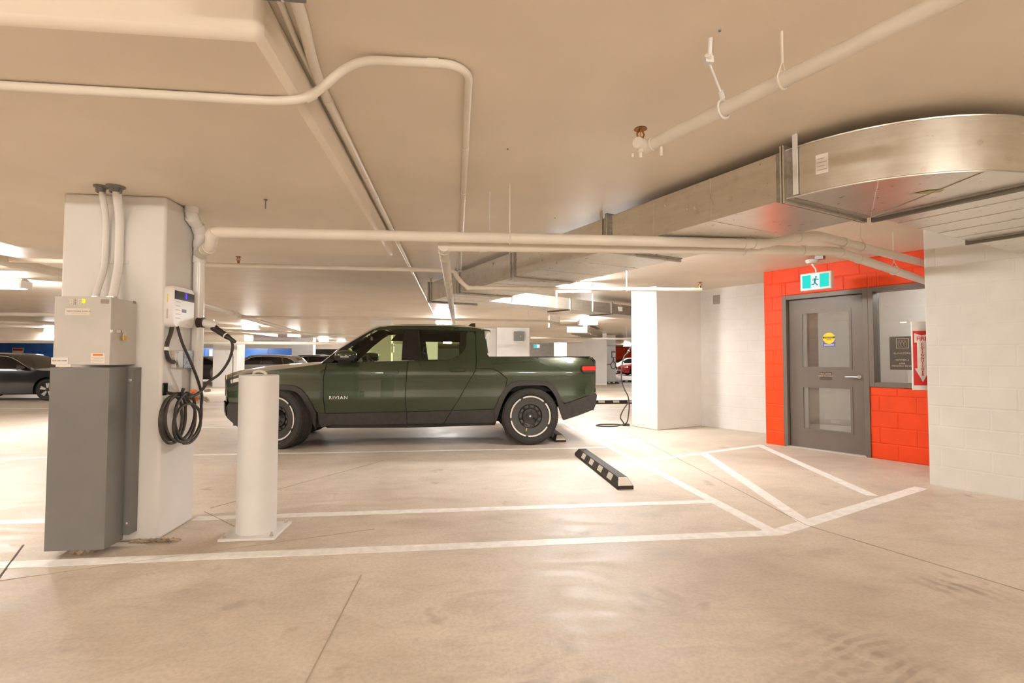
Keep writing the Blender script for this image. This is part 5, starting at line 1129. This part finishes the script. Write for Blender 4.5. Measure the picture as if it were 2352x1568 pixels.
# ---------------------------------------------------------------- other cars
def car(label, x, y, rz, mat, L=4.75, W_=1.84, H_=1.44, hatch=False):
    """nose towards +X before turning"""
    t = thing('parked_car', label, 'car', (0, 0, 0)); k = L/4.75; q = H_/1.44
    top = [(2.30, .34), (2.375, .50), (2.34, .68), (2.15, .79), (1.6, .90), (1.05, .97), (.25, 1.37), (-.15, 1.435), (-.7, 1.44), (-1.2, 1.36), (-1.85, 1.08), (-2.2, 1.04), (-2.33, .95), (-2.37, .60), (-2.30, .34)]
    if hatch: top = [(2.30, .34), (2.375, .52), (2.34, .74), (2.1, .88), (1.5, .98), (1.15, 1.02), (.45, 1.38), (.05, 1.435), (-.9, 1.44), (-1.75, 1.38), (-2.05, 1.22), (-2.22, 1.02), (-2.33, .90), (-2.37, .60), (-2.30, .34)]
    top = [(a*k, b*q if b > .6 else b) for a, b in top]; sm = smooth2(top, 4)
    wx = (1.42*k, -1.40*k); wr = .335
    def arch(c): return [(c+.395*cos(a), .33+.395*sin(a)) for a in [pi*i/12 for i in range(13)]]
    bz = .22; belt = .95*q
    def hwc(a, z):
        h = W_/2-.02*abs(z-.65)/.4
        if z > belt: h -= (z-belt)*.42
        d = max(0, abs(a)-(L/2-.75))/.75; return h-.20*d**2.2
    poly = sm+[(-2.28*k, bz)]+[(wx[1]-.395, .25)]+arch(wx[1])[::-1]+[(wx[1]+.395, bz), (wx[0]-.395, bz)]+arch(wx[0])[::-1]+[(wx[0]+.395, bz), (2.28*k, bz)]
    for s in (-1, 1):
        m = MB(); shell(m, poly, hwc, s, .16, .03); obj('body_side', m, mat, t, ang=40, fixn=False)
        g = [(.92*k, belt+.03), (.30*k, belt+.36*q), (-.12*k, belt+.42*q), (-.7*k, belt+.425*q), ((-1.55 if hatch else -1.15)*k, belt+.35*q), ((-1.95 if hatch else -1.62)*k, belt+.16*q), ((-1.85 if hatch else -1.6)*k, belt+.05)]
        m = MB(); shell(m, smooth2(g+[g[0]], 3)[:-1], lambda a, z: hwc(a, z)+.004, s, .2, .01); wg = obj('side_window', m, 'glass_dark', t, ang=40, fixn=False)
        m = MB(); m.hexa([(-.30*k, s*(hwc(0, belt)+.002), belt+.04), (-.20*k, s*(hwc(0, belt)+.002), belt+.04), (-.20*k, s*(hwc(0, belt)-.03), belt+.04), (-.30*k, s*(hwc(0, belt)-.03), belt+.04), (-.30*k, s*(hwc(0, belt+.4)+.006), belt+.40*q), (-.22*k, s*(hwc(0, belt+.4)+.006), belt+.40*q), (-.22*k, s*(hwc(0, belt+.4)-.03), belt+.40*q), (-.30*k, s*(hwc(0, belt+.4)-.03), belt+.40*q)]); obj('door_pillar', m, 'black_gloss', wg)
        m = MB(); m.tube([(a, s*(hwc(a, z)+.006), z) for a, z in smooth2(g, 3)], .010, 6); obj('chrome_trim', m, 'bright_steel', wg)
        m = MB(); m.hexa([(.62*k, s*(W_/2-.03), belt+.02), (.82*k, s*(W_/2-.03), belt+.02), (.80*k, s*(W_/2+.16), belt+.03), (.66*k, s*(W_/2+.16), belt+.03), (.64*k, s*(W_/2-.03), belt+.10), (.78*k, s*(W_/2-.03), belt+.10), (.77*k, s*(W_/2+.15), belt+.14), (.68*k, s*(W_/2+.15), belt+.14)]); obj('door_mirror', m, mat, t, bev=.02)
        for dx in (-.28, -1.0):
            m = MB(); m.tube([(dx*k, s*(hwc(dx, .78)+.012), .80*q), ((dx-.18)*k, s*(hwc(dx, .78)+.012), .81*q)], .012, 6); obj('door_handle', m, mat, t)
        m = MB(); shell(m, [(1.95*k, .70), (2.30*k, .58), (2.31*k, .66), (2.02*k, .78)], lambda a, z: hwc(a, z)+.012, s, .1, .02); obj('headlight', m, 'lamp_clear', t, fixn=False)
        m = MB(); shell(m, [(-2.02*k, .86*q), (-2.30*k, .80*q), (-2.32*k, .92*q), (-2.06*k, .96*q)], lambda a, z: hwc(a, z)+.012, s, .1, .02); obj('tail_light', m, 'tail_red', t, fixn=False)
        for c in wx: wheel(t, c, s*(W_/2-.02), wr, wr, .21, s, 0, 'car', .235)
    n = len(sm); segs = {'bonnet': (0, 0), }
    def strip(name, i0, i1, mt, off=0.0):
        m = MB(); V = []; nt_ = 10
        for i in range(i0, i1+1):
            a, z = sm[i]; h = hwc(a, z)
            for j in range(nt_+1):
                tt = 2*j/nt_-1; V.append((a+(.10 if a > 1.9*k else -.08 if a < -1.9*k else 0)*(1-tt*tt), tt*(h-.002), z+(.03 if .6 < z else 0)*(1-tt*tt)+off))
        m.add(V, [(i*(nt_+1)+j, i*(nt_+1)+j+1, (i+1)*(nt_+1)+j+1, (i+1)*(nt_+1)+j) for i in range(i1-i0) for j in range(nt_)]); return obj(name, m, mt, t, ang=60)
    strip('front_bumper', 0, 12, mat); strip('bonnet', 12, 20, mat); strip('windscreen', 20, 26, 'glass_dark'); strip('roof', 26, 36, mat); strip('rear_window', 36, 41, 'glass_dark'); strip('boot', 41, n-1, mat)
    obj('underbody', MB().box(-2.1*k, 2.1*k, -W_/2+.25, W_/2-.25, .18, .85), 'interior_black', t, smooth=False)
    obj('cabin', MB().box(-1.3*k, .7*k, -W_/2+.2, W_/2-.2, .85, 1.02), 'interior_grey', t, smooth=False)
    t.location = (x, y, 0); t.rotation_euler = (0, 0, rz); return t
car('dark navy sedan at the picture edge behind the control panel', -13.87, 18.25, 0, 'paint_navy')
car('black sedan mostly hidden behind the charging column and far column', -13.7, 30.6, 0, 'paint_black')
car('grey hatchback behind the bollard and the pickup hood', -10.0, 28.2, pi, 'paint_grey', 4.5, 1.84, 1.50, True)
car('black car behind the grey hatchback', -9.2, 33.5, pi, 'paint_black', 4.8, 1.86, 1.55, True)
car('red car far behind the corner pillar', 16.1, 42.5, pi, 'paint_red', 4.6, 1.82, 1.42)
car('white car beside the red car in the far bay', 15.8, 46.5, pi, 'paint_white', 4.7, 1.84, 1.5, True)
#SECTION6
# ---------------------------------------------------------------- far structure
def pil(name, label, x0, x1, y0, y1, mat='white_paint', z1=ZC, z0=0, **k): return struct(name, MB().box(x0, x1, y0, y1, z0, z1), mat, label, **k)
pil('column_far', 'white square column far left of the bollard', -11.2, -10.15, 25.4, 26.3)
pil('beam_far', 'deep white ceiling beam over the far left bays', -42, -9.8, 25.3, 26.4, 'ceiling_paint', ZC, 2.12)
pil('beam_mid', 'white ceiling beam crossing behind the pickup cab', -42, -4, 47.0, 48.0, 'ceiling_paint', ZC, 2.2)
pil('ceiling_drop_far', 'thick white drop panel over the far column', -12.6, -9.3, 23.4, 28.4, 'ceiling_paint', ZC, 2.46)
pil('column_mid', 'wide white pier behind the pickup windscreen', -10.3, -9.0, 34.0, 34.6)
pil('column_window', 'white column with a charger seen through the pickup window', -2.72, -2.07, 17.0, 17.5)
charger('small wall charger with blue light seen through the pickup window', -2.07, 17.22, 1.66)
pil('column_rear', 'white column seen through the pickup rear window', -1.45, -.75, 21.5, 22.2)
pil('wall_bay', 'white wall pier behind the pickup cab carrying a grey box', 1.75, 3.15, 22.0, 26.0)
pil('column_bay', 'lit narrow white column beside the wall pier', 1.2, 1.75, 22.6, 23.2)
pil('wall_recess', 'grey recessed wall with a small exit sign', 3.1, 9.5, 34.0, 34.3, 'far_grey')
pil('beam_recess', 'white beam above the grey recess', 3.15, 6.4, 25.5, 26.2, 'ceiling_paint', ZC, 2.18)
pil('wall_block', 'white wall block beyond the pickup tail', 5.65, 7.75, 26.0, 29.5)
pil('wall_doorblock', 'white wall with a plain door beyond the tail light', 7.75, 8.85, 28.0, 31.0)
pil('wall_orange_far', 'far orange painted wall above the red car', 12.0, 24.0, 55.0, 55.3, 'block_orange')
pil('wall_service', 'far wall with an opening painted dark beyond the pickup hood', -9.0, -4.0, 46.0, 46.3)
obj_ = obj('opening_shade_sheet', MB().box(-8.5, -7.3, 45.985, 46.0, 0, 1.72), 'opening_shade'); tag(obj_, 'dark sheet painted as a shaded opening on the far service wall', 'opening', kind='structure')  # flat sheet without a hole, the opening's shade is painted as its colour
t = thing('door_3', 'plain white far door beside the wall charger', 'door', (8.2, 27.98, 0)); t['kind'] = 'structure'
obj('leaf', MB().box(7.80, 8.6, 27.96, 27.998, .05, 2.05), 'charger_white', t); obj('door_frame', MB().box(7.76, 8.84, 27.975, 27.999, 2.06, 2.11), 'print_light', t)
m = MB(); m.tube([(7.95, 27.93, 1.05), (8.55, 27.93, 1.05)], .02, 8); m.cyl((7.98, 27.93, 1.05), (7.98, 27.96, 1.05), .05); obj('push_bar', m, 'galvanised_dark', t)
t = thing('wall_box', 'grey electrical box high on the white wall pier', 'electrical box', (2.68, 21.99, 2.3)); obj('box_body', MB().box(2.48, 2.90, 21.86, 21.999, 2.10, 2.50), 'cover_grey', t, bev=.01); obj('latch', MB().box(2.73, 2.76, 21.85, 21.86, 2.27, 2.31), 'bright_steel', t)
t = thing('far_exit_sign', 'tiny lit exit sign in the grey recess', 'exit sign', (5.3, 33.9, 2.3)); obj('housing', MB().box(5.12, 5.55, 33.9, 33.96, 2.08, 2.32), 'pvc_white', t); obj('green_panel', MB().box(5.15, 5.33, 33.895, 33.9, 2.1, 2.30), 'exit_green', t); obj('green_panel', MB().box(5.35, 5.53, 33.895, 33.9, 2.1, 2.30), 'exit_white', t)
t = thing('far_charger', 'small white wall charger beside the far white door', 'car charger', (8.68, 27.9, 1.6)); obj('housing', MB().box(8.60, 8.84, 27.90, 27.999, 1.42, 1.78), 'cover_grey', t, bev=.02); obj('face', MB().box(8.63, 8.81, 27.89, 27.9, 1.45, 1.70), 'charger_white', t)
m = MB(); m.tube([(8.70+.14*cos(a), 27.93, 1.0+.20*sin(a)) for a in [i*pi/9 for i in range(18)]], .022, 6, True); m.tube([(8.70, 27.93, 1.42), (8.72, 27.93, 1.3), (8.70, 27.93, 1.2)], .02, 6); obj('coiled_cable', m, 'cover_grey', t)
# blue hoarding with lettering
t = thing('hoarding', 'blue site hoarding across the far bays behind the parked cars', 'hoarding', (-24, 40, 0))
for i in range(12): obj('board', MB().box(-38+2.2*i, -38+2.2*i+2.18, 40, 40.05, .05, 2.38 if i < 6 else 2.10), 'hoarding_blue', t, smooth=False)
for x in (-31.0, -19.2): obj('notice', MB().box(x, x+.7, 39.98, 40, 1.5, 2.05), 'label_white', t); obj('red_band', MB().box(x+.04, x+.66, 39.97, 39.98, 1.85, 2.0), 'sign_red', t)
for x, w, h in ((-17.9, .22, .5), (-17.4, .2, .5), (-17.0, .75, .42)): obj('white_mark', MB().box(x, x+w, 39.975, 40, 1.5, 1.5+h), 'sign_white', t, smooth=False)
